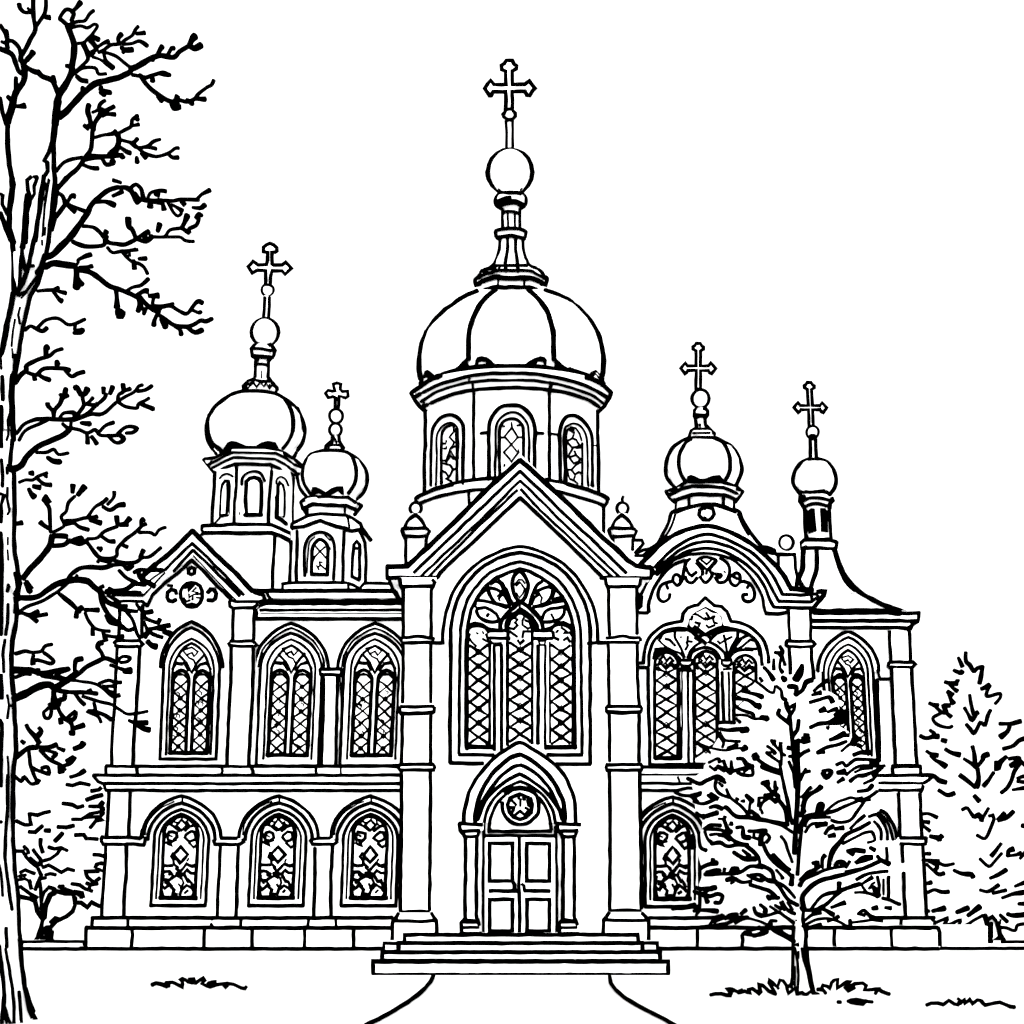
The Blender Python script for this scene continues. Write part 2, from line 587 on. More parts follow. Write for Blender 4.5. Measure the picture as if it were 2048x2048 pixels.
# pinnacles
for (fx, fy), cxx, top in (((780, 980), 205, False), ((1200, 1040), 170, True)):
    fr(fx, fy)
    if not top: ox, oy = 0, 0
    pn = MB()
    if top:
        # same drawing, shifted: its finial axis sits at native x = 1245
        fr(780 + (1245 - 831.25), 980)
    pn.lathe(205, [(38, 190), (58, 240), (82, 300), (100, 315), (98, 345), (76, 375), (76, 660)], .7, 16)
    pn.ink("""
26s 205 198 165 225 135 265 120 300
26s 205 198 250 240 280 300
24 100 310 140 306 290 306 305 318
24 120 370 200 372 295 368
26 95 320 105 355 128 400 128 610
22 320 325 300 365 288 400 286 480
""", 'proj')
    pn.build("pinnacle", church, "domed stone pinnacle %s of the porch gable" % ("right" if top else "left"))
    k = MB(); k.ball(205, 147, 40, .7, 32)
    if top: k.ink("20 205 105 203 70 212 50", .7)
    k.build("finial", church)

# buttress piers of the porch
def pier(dx, label):
    fr(780 + dx, 980)
    p = MB()
    p.slab("80 700 370 700 355 770 330 790 330 1180 360 1240 325 1240 325 1720 345 1740 345 1790 325 1800 325 2190 345 2200 345 2250 320 2260 318 3365 300 3380 78 3380 95 2260 75 2240 75 2200 95 2190 98 1800 70 1740 100 1720 105 1240 105 780 80 760", -.35, 0.0)
    p.ink("""
26 80 712 85 760 105 800 108 1100 105 1180
24 340 720 360 740 345 775 330 800 328 1175
26 90 772 200 772 340 770
24s 100 1182 150 1180 220 1170 300 1182 355 1190
26 100 1222 250 1220 415 1222
24 105 1230 105 1500 100 1700
24 325 1230 326 1700
24 85 1733 200 1733 350 1733
30 85 1785 150 1788 290 1785 345 1780
24 72 1740 80 1780 100 1800 97 2000 92 2180
24 358 1738 352 1780
24 325 1800 324 2180
24c 80 2195 345 2195 357 2215 350 2240 80 2240 62 2218
26 92 2255 92 2800 85 3050 84 3370
26 324 2255 320 2900 316 3360
26s 100 3375 150 3372 240 3370 310 3378
""", -.35)
    o = p.build("buttress", church, label)
    q = MB()
    q.slab("80 3385 325 3385 375 3440 375 3560 375 3700 20 3700 20 3560 20 3440", -.5, -.0)
    q.ink("""
24 70 3388 50 3420 25 3440 20 3470 20 3610
24 330 3385 350 3415 372 3440 372 3550
24 20 3443 100 3448 250 3452 370 3445
18 60 3395 50 3430
""", -.5)
    q.build("buttress_base", o)
    return o
pier(0, "buttress left of the porch window")
# right pier: mirrored drawing measured in its own frame
fr(1200, 1040)
p = MB()
p.slab("40 465 330 465 330 520 300 560 295 930 330 950 320 985 300 990 310 1480 335 1495 330 1540 310 1560 320 1940 340 1970 335 2010 310 2020 325 3110 330 3140 68 3140 68 2010 48 1990 48 1940 75 1930 75 1550 50 1520 50 1490 68 1480 65 990 45 960 50 930 65 920 65 540 45 510", -.35, 0.0)
p.ink("""
24 45 470 50 510 68 550 70 800 76 920
26 60 535 150 533 290 530
24 325 475 320 515 295 545 295 800 295 910
22s 52 945 110 938 180 930 250 942 320 940
22 -100 990 0 978 150 978 310 980
20 325 945 325 965
24 68 1000 70 1250 76 1480
24 297 1000 300 1250 312 1480
24 55 1490 190 1492 330 1492
30 60 1535 180 1543 325 1535
20 50 1495 52 1530 75 1555
20 335 1500 330 1530 310 1555
24 76 1560 77 1930
26 312 1560 314 1930
24c 55 1957 330 1957 340 1980 330 2002 55 2002 50 1980
26 76 2015 78 2200 80 2600 80 3120
28 318 2015 320 2300 330 2700 330 3110
28s 90 3130 140 3125 240 3122 320 3130
""", -.35)
o = p.build("buttress", church, "buttress right of the porch window")
q = MB(); q.slab("80 3140 330 3140 380 3190 390 3390 390 3480 25 3480 25 3190", -.5, 0.0)
q.ink("""
24 75 3140 50 3175 28 3200 28 3300
24 335 3145 375 3185 388 3190 388 3370
22 40 3200 200 3205 375 3203
""", -.5)
q.build("buttress_base", o)

# ---------------- great porch window
fr(780, 980)
def A(*a, **k): return arch(*a, **k)
hood = MB()
oa = nums("423 1230 424 1120 450 980 500 830 560 730 640 640 740 560 860 500 960 465 1040 452 1120 465 1220 500 1340 560 1430 630 1510 720 1580 830 1640 980 1660 1120 1660 1230")
ia = nums("480 1230 484 1110 505 980 545 860 600 760 680 665 760 600 860 545 960 512 1040 500 1120 512 1220 545 1320 595 1410 670 1490 770 1550 880 1590 1000 1605 1120 1605 1230")
hood.band(oa, ia, -.14, 0.0)
hood.stroke(oa, 24, -.14, smooth=True); hood.stroke(ia, 24, -.15)
hood.stroke([(105, 1222), (415, 1222)], 22, -.14); hood.stroke([(1660, 1225), (1800, 1220)], 22, -.14)
gw = hood.build("great_window", church, "great pointed window over the church door")
f = MB()
oa = nums("480 2182 481 1800 486 1120 505 980 545 860 600 760 680 665 760 600 860 545 960 512 1040 500 1120 512 1220 545 1320 595 1410 670 1490 770 1550 880 1590 1000 1602 1120 1600 1800 1603 2192")
ia = nums("550 2112 551 1800 560 1120 585 980 620 880 670 790 740 710 800 660 880 620 960 592 1040 572 1120 592 1200 620 1270 660 1340 710 1400 780 1460 880 1500 980 1528 1120 1535 1800 1540 2112")
f.band(oa, ia, -.08, 0.0)
f.stroke(oa, 28, -.08, smooth=False)
f.ink("""
28 480 2182 620 2190 745 2187
26 1330 2192 1450 2194 1605 2194
""", -.08)
f.stroke(ia, 25, -.06)
f.ink("""
24 550 2117 700 2117 830 2119
24 1255 2120 1400 2117 1540 2119
""", -.06)
f.build("window_frame", gw)
tr = MB()
ga = nums("612 2075 612 1200 625 1060 650 960 700 860 770 765 860 700 960 655 1040 630 1120 655 1210 700 1300 765 1380 850 1420 930 1455 1030 1470 1120 1480 2070")
tr.slab(ga, -.03, .0)
tr.stroke(ga, 26, -.03)
tr.ink("""
34 612 2050 612 1600 615 1190
16 1478 2040 1478 1200
20 1463 1180 1463 2040
34 605 2055 835 2055
34 1240 2055 1490 2055
28s 1040 640 990 690 975 760 1000 850 1040 890 1085 850 1105 760 1080 690 1045 650
24s 1040 890 1005 905 990 920
30s 885 1110 880 1080 910 1020 960 965 1000 935 1035 890
30s 1035 890 1100 930 1160 990 1205 1040 1220 1090 1220 1120
34s 935 1110 935 1060 965 1010 1010 985 1035 960
34s 1040 955 1090 985 1130 1020 1170 1080 1170 1120
14 1037 915 1037 960
22 865 720 900 750 925 800 965 900 1000 925
30 925 790 960 880 990 925
26s 780 770 800 840 840 900 880 915 960 935
22s 770 775 840 790 880 810 905 830 940 890 960 925
16s 805 760 850 735 890 765 910 820
14 860 850 880 830 890 845 870 870 880 885
22 690 880 790 895 870 920 935 945
20 700 870 740 820 775 790
22 690 950 760 940 810 960 850 990 870 1030 880 1070
26s 690 960 710 1010 760 1045 820 1055 865 1050
16 700 945 680 930 690 910
20 630 1080 680 1060 730 1070 790 1110 870 1120
22 775 1010 790 990
24s 1220 730 1180 760 1150 810 1130 870 1115 930
22s 1150 930 1200 920 1260 890 1290 840 1300 790
22s 1160 830 1200 800 1260 775 1290 780
20 1130 915 1160 860 1200 830
14 1200 840 1215 860 1205 900
22 1320 790 1300 870 1380 860
22 1140 940 1220 930 1300 900 1390 885
22s 1220 1030 1240 980 1290 950 1350 940 1400 930
24s 1395 940 1390 990 1350 1035 1290 1055 1230 1055
16 1290 990 1310 1030
22 1145 955 1180 1000 1215 1035
24 1230 1120 1290 1100 1330 1070 1385 1060 1430 1080 1465 1110
14 990 760 1010 740 1030 715 1060 720 1080 750
13 1010 770 1040 740 1080 790 1060 830 1035 860 1010 820
24 800 1125 930 1125
24 800 1185 960 1188
24 1150 1125 1270 1125
24 1140 1188 1300 1188
14c 790 1225 890 1225 890 1240 850 1245 800 1205
20 798 1225 797 1400 796 2060
22 834 1240 835 2080
24 892 1240 892 2080
24 942 1110 940 1400 940 2040
20 1138 1110 1137 1500 1137 2030
26 1184 1240 1186 1500 1182 2030
18 1242 1240 1242 2060
16 1280 1220 1280 2020
14c 1190 1210 1245 1210 1235 1240 1200 1240
""", -.035)
tr.build("tracery", gw)
def lights(x0, x1, yt, yb, sc):
    l = MB(); l.box(x0, yt, x1, yb, -.04, .0)
    lattice(l, x0 + 8, x1 - 8, yt + 10, yb - 8, 57.5 * 2, -.045, wd=20)
    return l
for x0, x1, yt, yb in ((628, 790, 1230, 2040), (950, 1135, 1210, 2020), (1285, 1452, 1230, 2040)):
    l = lights(x0, x1, yt, yb, 1)
    if x0 == 628:
        l.ink("""
24s 620 1140 640 1100 700 1085 760 1100 790 1140
16 640 1150 630 1180 655 1215 690 1250
13 690 1140 705 1150
13 740 1130 750 1150
18 770 1150 790 1220 740 1190
""", -.045)
    elif x0 == 950:
        l.ink("""
22s 950 1080 960 1040 1000 1010 1040 985 1090 1010 1130 1040 1150 1110
16 990 1010 1020 1040 1000 1060 1020 1080 990 1110 950 1105
16 1080 1010 1060 1040 1060 1080 1100 1110 1130 1100 1120 1060 1080 1040
18 960 1130 1020 1175
18 1060 1180 1070 1130 1120 1130
20 1020 1200 1040 1230 1070 1200
""", -.045)
    else:
        l.ink("""
24s 1280 1130 1310 1090 1380 1075 1440 1100 1470 1150
20 1300 1130 1310 1180 1350 1200
16 1330 1140 1345 1120
16 1370 1100 1410 1130 1390 1150 1440 1140 1460 1170
20 1390 1200 1420 1180 1440 1215
""", -.045)
    l.build("leaded_glass", gw)

# ---------------- portal
fr(780, 1440)
por = MB()
oa = nums("592 820 592 760 610 660 640 560 700 460 760 380 850 290 930 240 1040 180 1150 240 1250 300 1330 370 1400 450 1440 540 1475 640 1485 760 1485 820")
ia = nums("680 820 690 720 720 600 770 500 830 420 900 350 970 300 1010 285 1040 275 1090 300 1170 350 1230 410 1300 480 1350 570 1385 660 1400 760 1400 820")
por.slab(oa, -.18, 0.0)
por.stroke(oa, 27, -.18, smooth=True)
por.ink("""
32s 680 820 685 730 720 600 770 500 830 420 900 350 970 300 1043 275
32s 1043 275 1090 300 1170 350 1240 410 1300 480 1350 570 1385 660 1400 760 1395 820
26s 700 740 740 650 790 570 850 490 920 420 1000 370 1043 358
26s 1043 358 1100 385 1180 440 1240 500 1290 570 1340 680 1385 760
26s 700 800 740 690 790 610 860 540 940 480 1043 432
26s 1043 432 1120 480 1210 540 1260 590 1310 650 1350 720 1380 800
22s 752 820 770 740 820 640 890 570 960 525 1043 492
22s 1043 492 1110 520 1200 580 1260 650 1300 720 1325 830
22s 790 880 800 800 830 720 870 650 940 585
22s 1190 620 1240 690 1275 780 1290 880
""", -.18)
por_o = por.build("portal", church, "pointed stepped doorway arch over the front door")
tym = MB()
tym.ink("""
26s 940 588 980 555 1040 540 1110 560 1170 600 1188 660 1185 740 1150 790 1100 825 1040 836 980 825 930 780 900 720 897 660
34s 920 580 960 555 1040 545 1110 560
26c 1040 590 1080 610 1125 630 1140 680 1130 740 1090 775 1040 795 990 775 955 740 940 680 960 625 1000 605
18 970 640 1010 680
16 1043 630 1043 690
22 960 700 1000 700 975 740
22 1100 640 1110 680 1140 700
20 1080 700 1110 720 1090 745
20 1000 760 1043 730 1085 765
20 1030 600 1030 630
22 1070 615 1075 640
24 785 890 900 890 1290 890
22 765 925 1040 926 1315 926
22 800 870 800 880
""", -.2)
tym.slab(nums("905 600 980 550 1040 535 1110 555 1180 610 1190 740 1040 840 900 740"), -.195, -.18)
tym.build("rose_ornament", por_o)
for dx, lab in ((0, "left"), (783, "right")):
    fr(780 + dx / 4, 1440)
    c = MB()
    c.slab("550 825 750 825 745 880 705 900 690 960 690 1570 715 1620 710 1705 570 1705 570 1620 600 1580 605 960 575 890 555 870", -.3, -.05)
    c.ink("""
26 552 828 740 838
26 552 828 562 885 590 920 605 960
26 575 890 715 885
22 600 930 640 935 700 930 715 885
28 604 955 604 1200 600 1400 600 1590
26 692 950 690 1250 690 1560 695 1600
26 600 1600 690 1612
24 600 1590 570 1622 573 1705
20 575 1660 710 1660
18 590 1620 700 1620
24 700 1590 715 1640
26 570 1710 730 1710
""", -.3)
    c.build("column", por_o, "slim column %s of the front door" % lab)
fr(780, 1440)
dr = MB()
dr.box(755, 930, 1320, 1715, -.2, -.02)
dr.ink("""
22 752 830 752 1100 745 1300 750 1700
22 1325 850 1328 1100 1335 1300 1328 1700
""", -.2)
door = dr.build("front_door", church, "double front door with four sunk panels")
for x0, x1 in ((760, 1033), (1042, 1320)):
    l = MB(); l.box(x0, 945, x1, 1712, -.23, -.2)
    e = 24 if x0 < 900 else 38
    a0, a1 = x0 + e, x1 - e - 5
    if x0 < 900: a0, a1 = 797, 980
    else: a0, a1 = 1095, 1275
    l.ink(f"""
28c {a0} 988 {a1} 988 {a1} 1288 {a0} 1288
28c {a0} 1436 {a1} 1436 {a1} 1690 {a0} 1690
44 {a0} 1697 {a1} 1697
""", -.23)
    if x0 < 900:
        l.ink("28 797 1368 985 1368 995 1378 995 1315 985 1300", -.23)
        l.ink("24 1035 945 1035 1200 1030 1350 1037 1450 1037 1705", -.23)
    else:
        l.ink("28 1280 1367 1075 1367", -.23)
    l.build("door_leaf", door)
h = MB(); h.ink("22 1058 1312 1074 1325 1076 1360", -.27); h.box(1050, 1305, 1080, 1370, -.26, -.23); h.build("handle", door)

# ---------------- entrance steps
fr(780, 1440)
st = thing("entrance_steps", "four wide white steps up to the church door", "steps", (.2, -1, 0))
def step(x0, z0, x1, z1, yf, yb, line=26):
    s = MB(); s.slab([(x0, z0), (x1, z0), (x1, z1), (x0, z1)], yf, yb)
    s.stroke([(x0, z0), (x1, z0), (x1, z1), (x0, z1)], line, yf, closed=True)
    return s
s = step(115, 1718, 1985, 1785, -.75, 0.1, 28); s.build("step", st)
s = step(70, 1785, 2018, 1858, -1.1, 0.1, 30)
s.build("step", st)
s = step(-60, 1858, 2160, 1928, -1.45, 0.1, 30); s.build("step", st)
s = step(-135, 1933, 2225, 2040, -1.85, 0.1, 32); s.build("step", st)
s = MB(); s.box(-50, 1785, 65, 1850, -1.08, -.1, 24); s.build("step_block", st)
s = MB(); s.box(2023, 1785, 2138, 1850, -1.08, -.1, 24); s.build("step_block", st)
# ================================================================ left wing
Y1, Y2 = 0.9, 1.3
# ---- upper floor, gabled bay
fr(180, 1040)
g = MB()
g.slab("215 650 300 560 820 75 1315 590 1330 1600 1310 1960 170 1960 205 1000", Y2, 3.6)
g.build("bay_wall", church, "gabled bay at the far left of the church")
c = MB()
c.slab("180 600 420 605 480 560 600 470 820 290 1160 640 1400 640 1390 600 1310 575 820 75 520 350 430 430 300 560 180 570", Y2 - .1, Y2)
c.ink("""
36 530 350 600 300 690 220 820 85
36 820 85 1000 270 1150 410 1300 570
22 600 400 700 300 820 185
22 820 185 1000 360 1230 600
22 665 410 825 240
22 825 240 1000 410 1200 608
10 828 285 1000 470 1165 640
24 460 690 500 600 600 500 700 430 815 320
24 815 320 900 400 1010 520 1130 635
28 1310 578 1385 598 1400 640
24 1120 640 1165 655 1350 655 1400 640
14 430 600 600 420
14 480 480 600 400
22 180 600 300 598 420 600
24 200 650 320 652 420 655 460 690
40 430 440 530 350
""", Y2 - .1)
c.build("bay_gable_cornice", church)
r = MB()
r.ink("""
24c 812 500 850 508 880 530 897 570 898 620 880 660 850 690 812 695 775 690 745 660 727 620 727 570 745 530 775 508
18 755 545 800 530 780 570 830 520
14 850 540 820 570 860 580 830 600 880 590
16 790 590 790 620 820 600 820 640
14 850 620 890 625
14 750 620 770 650 800 640
18 780 680 815 670 850 680
26c 812 380 835 390 835 425 812 435 790 425 788 392
28 690 590 685 565 650 555 618 580 615 620 630 645 660 650 690 635
28 942 580 965 552 990 555 1010 590 1000 630 980 645 940 642
18 620 525 660 525
""", Y2 - .03)
r.slab(nums("812 500 850 508 880 530 897 570 898 620 880 660 850 690 812 695 775 690 745 660 727 620 727 570 745 530 775 508"), Y2 - .025, Y2)
r.build("gable_ornament", church, "round carved ornament between two scrolls in the left gable")
for k, (poly, inkk) in enumerate((
 ("225 660 425 660 418 950 430 1000 400 1025 350 1740 342 1960 172 1960 205 1250 215 1020 195 985 230 960",
 """
24 238 670 234 800 230 960
24 422 680 415 800 415 940
24 218 1020 215 1150 205 1250 200 1450 180 1700 172 1968
26 396 1025 385 1300 370 1500 350 1750 342 1968
24 190 985 215 965 400 968 425 995 400 1015
24 200 1005 230 1012 385 1012
"""),
 ("1120 655 1350 650 1345 690 1320 715 1310 960 1335 995 1308 1020 1300 1400 1268 1960 1095 1960 1130 1020 1110 985 1140 960 1145 710 1120 690",
 """
24 1115 650 1118 690 1145 705 1305 703 1340 675
24 1147 710 1143 820 1140 960
24 1316 710 1310 800 1308 960
22 1120 970 1210 972 1300 968 1335 995 1310 1015
24 1112 985 1120 1005 1210 1012 1305 1010
26 1130 1020 1125 1300 1115 1500 1102 1800 1095 1968
26 1306 1020 1300 1400 1285 1650 1268 1968
"""))):
    p = MB(); p.slab(poly, Y2 - .12, Y2); p.ink(inkk, Y2 - .12)
    p.build("pilaster", church, ("leftmost upper pilaster behind bare twigs", "upper pilaster right of the left gable window")[k])

def twin_window(xm, hoods, frame, gl, ytop, ys, yb, lean, yw, label, top_lean=0, hidden=None):
    """arched window of two leaded lancets. frame=(half,bottom), gl=half width of glass"""
    h = MB()
    for (hw, ysp, yap, ybt, wd) in hoods:
        a = arch(xm, hw, ybt, ysp, yap, 70, lean * (ybt - ys) / (yb - ys) if ybt > ysp else 0)
        h.stroke(a, wd, yw - .1, smooth=False)
    o, i = hoods[0], hoods[-1]
    oa = arch(xm, o[0], max(o[3], o[1] + 1), o[1], o[2], 70, lean * (o[3] - ys) / (yb - ys))
    ia = arch(xm, frame[0], max(o[3], o[1] + 1), o[1], o[2] + (o[0] - frame[0]) * .9, 70, lean * (o[3] - ys) / (yb - ys))
    h.band(oa, ia, yw - .1, yw)
    ho = h.build("window", church, label)
    f = MB()
    a = arch(xm, frame[0], frame[1], ys, frame[2], 70, lean)
    b = arch(xm, frame[3], frame[4], ys, frame[5], 70, lean * .95)
    f.slab(a, yw - .07, yw)
    f.stroke(a, 22, yw - .075, closed=True)
    if frame[3] != frame[0]:
        f.stroke(b, 17, yw - .075)
    f.build("window_frame", ho)
    g = MB()
    gb = frame[6]
    ga = arch(xm, gl, gb, ys + 60, ytop, 70, lean * .9)
    g.slab(ga, yw - .085, yw - .07)
    g.stroke(ga, 18, yw - .09)
    Lx = lambda y: lean * (y - ys) / (yb - ys)
    # v-shaped tracery over the two lancets
    s = gl / 150.0
    q = lambda x, y: (xm + x * s, ys + y * s)
    g.stroke([q(-95, -110), q(-40, -50), q(0, 30), q(40, -45), q(100, -115)], 18, yw - .09)
    g.stroke([q(-150, 0), q(-120, -50), q(-60, -45), q(-25, 10)], 18, yw - .09)
    g.stroke([q(150, 0), q(120, -50), q(70, -40), q(30, 10)], 18, yw - .09)
    g.stroke([q(-70, -150), q(0, -170), q(50, -135), q(20, -100), q(0, -130), q(-45, -110)], 13, yw - .09)
    g.stroke([q(-60, -140), q(-20, -90), q(15, -75), q(30, -45)], 13, yw - .09)
    g.fill([q(-125, -70), q(-60, -40), q(-70, -25), q(-130, -35)], yw - .088)
    g.fill([q(125, -70), q(60, -40), q(70, -25), q(130, -35)], yw - .088)
    for sg in (-1, 1):
        x0, x1 = sg * 22 * s, sg * (gl - 8)
        xa, xb = xm + min(x0, x1), xm + max(x0, x1)
        aa = arch((xa + xb) / 2, (xb - xa) / 2, gb - 10, ys + 75 * s, ys + 8 * s, 78, lean * .9 )
        g.stroke(aa, 24, yw - .09)
        g.fill([(xa, ys + 75 * s), (xa + 22 * s, ys + 40 * s), ((xa + xb) / 2, ys + 25 * s), (xb - 20 * s, ys + 42 * s), (xb, ys + 75 * s),
                (xb - 14 * s, ys + 78 * s), ((xa + xb) / 2 + 18 * s, ys + 50 * s), ((xa + xb) / 2 - 22 * s, ys + 52 * s), (xa + 14 * s, ys + 85 * s)], yw - .088)
        lattice(g, xa + 8, xb - 8, ys + 85 * s, gb - 12, 92 * s, yw - .09, lean * .85, wd=14)
        for kk in range(5):
            yy = rnd.uniform(ys + 120, gb - 60); xx = (xa + xb) / 2 + Lx(yy) + rnd.uniform(-25, 25)
            g.stroke([(xx - 14, yy - 10), (xx + 8, yy + 4), (xx + 2, yy + 22)], 9, yw - .09)
    g.stroke([(xm - gl + lean * .9, gb - 6), (xm + gl + lean * .9, gb - 6)], 30, yw - .09)
    g.build("leaded_glass", ho)
    return ho

fr(180, 1040)
twin_window(812, [(248, 1180, 812, 1180, 26)], (225, 1912, 860, 180, 1880, 950, 1870), 154, 985, 1195, 1870, -28, Y2, "upper pointed window under the left gable")
# ---- upper floor, nave wall
fr(420, 1180)
n = MB()
n.slab("330 -10 1560 -10 1560 1500 300 1500 300 400", Y2 + .2, 8)
n.build("nave_wall", church, "upper wall of the left wing")
c = MB()
c.slab("470 60 1560 60 1560 108 420 108 365 150 365 235 1560 235 1560 120 1560 5 330 5 430 100", Y2 + .02, Y2 + .2)
c.ink("""
32 320 5 600 8 1000 5 1480 8
20 455 20 470 50 495 80
48 440 97 700 97 1000 98 1530 97
24 360 150 400 125 440 110
20 400 162 700 160 1540 160
8 405 188 900 188 1535 188
28 365 230 600 228 900 233 1200 230 1540 232
20 362 150 375 190 365 225
18 1490 10 1510 60 1530 85
30 430 60 440 100
""", Y2 + .02)
c.build("nave_cornice", church)
for xm in (650, 1320):
    h = [(297, 625, 266, 626, 24), (262, 615, 304, 616, 15)]
    fr(420 - (0 if xm == 650 else 0), 1180)
    twin_window(xm, h, (248, 1405, 345, 192, 1355, 395, 1328), 163, 445, 632, 1330, -33, Y2 + .2,
                "upper arched window %s" % ("next right of the left gable bay" if xm == 650 else "squeezed beside the porch buttress"))
fr(420, 1180)
p = MB()
p.slab("885 640 1050 640 1050 690 1025 700 1000 1420 885 1420 905 700 885 690", Y2 + .08, Y2 + .2)
p.ink("""
24 880 632 970 634 1055 632
24 885 680 970 680 1050 682
22 880 635 885 680
24 1055 635 1050 690
24 908 700 905 1000 890 1400
24 1022 695 1015 900 1005 1400
10 1040 700 1050 900 1045 1180 1045 1480
""", Y2 + .08)
p.build("pilaster", church, "narrow upper pilaster between the two arched windows")
# ---- string course with pedestals between the floors
fr(160, 1520)
s = MB()
s.slab("205 45 2555 45 2555 115 205 115", Y2 - .1, Y2 + .15)
s.ink("""
24 205 48 450 50 1200 50 1800 50 2555 50
22 208 48 210 110
24 450 50 452 80 460 115
18 1135 60 1140 90 1130 115
24 1370 60 1385 90 1385 115
20 1890 60 1885 85 1890 115
14 2085 50 2087 120
""", Y2 - .1)
s.build("sill_course", church)
s = MB()
s.slab("105 118 2555 118 2555 245 205 245 150 190 105 140", Y1 - .2, Y1)
s.ink("""
24 105 122 600 122 1500 123 2555 122
24 105 122 145 170 185 190 500 186 1100 190 1700 187 2300 190 2555 188
24 205 243 420 240 800 246 1500 243 2000 245 2555 244
20 190 200 205 240
""", Y1 - .2)
s.build("string_course", church, "moulded band between the two floors of the left wing")
# ---- lower floor
l = MB(); l.slab("205 245 2555 245 2555 1330 165 1330 200 680", Y1, 6); l.build("lower_wall", church, "lower wall of the left wing")
def pil(poly, ik, label=None, y=Y1):
    p = MB(); p.slab(poly, y - .1, y); p.ink(ik, y - .1); return p.build("pilaster", church, label)
pil("235 250 400 250 385 620 360 680 345 1250 175 1250 205 680 175 650 205 610", """
26 232 255 225 400 212 600
26 402 255 395 450 388 615
24 205 690 195 900 180 1100 172 1245
26 372 690 370 900 352 1100 350 1245
26 170 615 210 620 380 620 485 626
24 175 655 185 675 385 672 515 678
22 172 620 172 655
22 485 626 495 560
22 515 678 525 620
""", "lower corner pilaster at the left end")
pil("1090 630 1310 630 1310 670 1278 690 1255 1250 1100 1250 1118 690 1075 670", """
24 1125 625 1255 625
24 1070 640 1078 675 1280 675 1310 655 1300 635
24 1122 690 1118 850 1100 1100 1100 1245
26 1268 690 1258 900 1250 1245
""", "lower pilaster between the first and second low windows")
pil("1860 630 2050 630 2050 670 2025 690 2015 1250 1870 1250 1885 690 1845 670", """
24 1900 625 2000 625
24 1842 640 1860 672 2030 675 2055 655 2045 635
26 1880 700 1880 900 1870 1245
26 2020 690 2008 900 2005 1100 2010 1245
20 1842 640 1900 630
""", "lower pilaster between the second and third low windows")
LOWGLASS = """
17 -85 520 -70 490 -40 460 0 455
13 -75 480 -45 500 -20 500
17c 0 475 42 520 0 565 -45 520
14 10 440 10 470
14 45 515 65 520
14 45 490 60 520
18 -140 580 -130 530 -90 515 -60 530 -10 570
20 20 570 70 530 110 520 130 570
22c -75 575 -45 590 -40 620 -70 650 -110 640 -115 600 -100 578
13 -100 600 -75 615
20c 75 575 110 580 125 615 100 640 60 655 25 620 35 600
14 100 590 115 620 105 630
18 -120 660 -70 690 -85 660 -40 640
18 60 660 95 700 125 680 120 650
22c -5 690 55 755 0 820 -55 755
18 -55 740 -75 775 -55 800 -50 830 -15 860
14 -60 780 -30 800
14 55 810 70 790
22 -140 838 -95 845 -55 840
20 130 835 80 845 50 830 0 890 -30 860
22 50 830 100 850 130 845
22 -140 900 -110 890 -85 890 -60 910 -80 920
20 130 905 90 900 60 880 30 920
22 -140 930 -130 960 -90 960 -110 985
18 -60 910 -50 930 -90 970 -70 990 -55 1010
24 -30 905 20 905 0 940 -30 910
16 -90 970 -30 930 20 940 40 985 10 1030
20 40 920 70 970 100 980 80 950 110 1010
16 0 990 10 1010
22 -140 1000 -110 1030 -80 1000 -40 1040 -50 1080
20 10 1080 20 1040 60 1000 100 1030 115 1050
18 50 1060 70 1040
f -150 1040 -125 1030 -110 1090 -150 1100
f 110 1030 130 1020 130 1095 95 1095 110 1060
f -50 1090 -30 1060 0 1060 -5 1095
f -145 905 -115 920 -130 985 -145 960
f 118 900 133 900 133 1000 112 960
f -30 900 0 885 25 900 20 930 -10 945 -25 925
"""
def low_window(xm, lean, yw, label, x_off=0, y_off=0, cut=None, right_side=True):
    h = MB()
    T = lambda a: [(x + x_off, y + y_off) for x, y in a]
    o = arch(xm, 317, 621, 620, 290, 76); i = arch(xm, 270, 641, 640, 342, 76)
    h.band(T(o), T(i), yw - .1, yw)
    h.stroke(T(o[1:-1]), 24, yw - .1); h.stroke(T(i[1:-1]), 24, yw - .1)
    h.stroke(T([(xm + 5, 300), (xm + 5, 345)]), 14, yw - .1)
    ex = arch(xm, 292, 600, 600, 318, 74)[:9]
    h.stroke(T(ex), 11, yw - .1)
    ho = h.build("window", church, label)
    f = MB()
    a = arch(xm, 218, 1165, 640, 396, 74, lean); b = arch(xm, 178, 1112, 640, 428, 74, lean * .9)
    f.slab(T(a), yw - .07, yw)
    f.stroke(T(a), 22, yw - .075); f.stroke(T([(xm - 222 + lean, 1165), (xm + 222 + lean, 1165)]), 26, yw - .075)
    f.stroke(T(b), 15, yw - .075)
    f.build("window_frame", ho)
    g = MB()
    c = arch(xm - 4, 137, 1112, 600, 442, 70, lean * .9)
    g.slab(T(c), yw - .085, yw - .07)
    g.stroke(T(c), 24, yw - .09)
    lx = lambda y: (lean * .9) * max(0, y - 640) / 470
    for ln in LOWGLASS.strip().splitlines():
        hh, rest = ln.split(None, 1)
        pts = [(xm + x * 1.0 + lx(y) + rnd.uniform(-4, 4) + x_off, y + rnd.uniform(-4, 4) + y_off) for x, y in nums(rest)]
        if hh == 'f': g.fill(pts, yw - .088)
        else: g.stroke(pts, float(hh.replace('c', '')), yw - .09, closed='c' in hh, wob=1.5)
    g.stroke(T([(xm - 150 + lean * .9, 1103), (xm + 145 + lean * .9, 1103)]), 34, yw - .09)
    g.build("leaded_glass", ho)
    return ho
low_window(812, -28, Y1, "lower arched window nearest the left corner")
low_window(1590, -24, Y1, "middle one of the three low arched windows left of the porch")
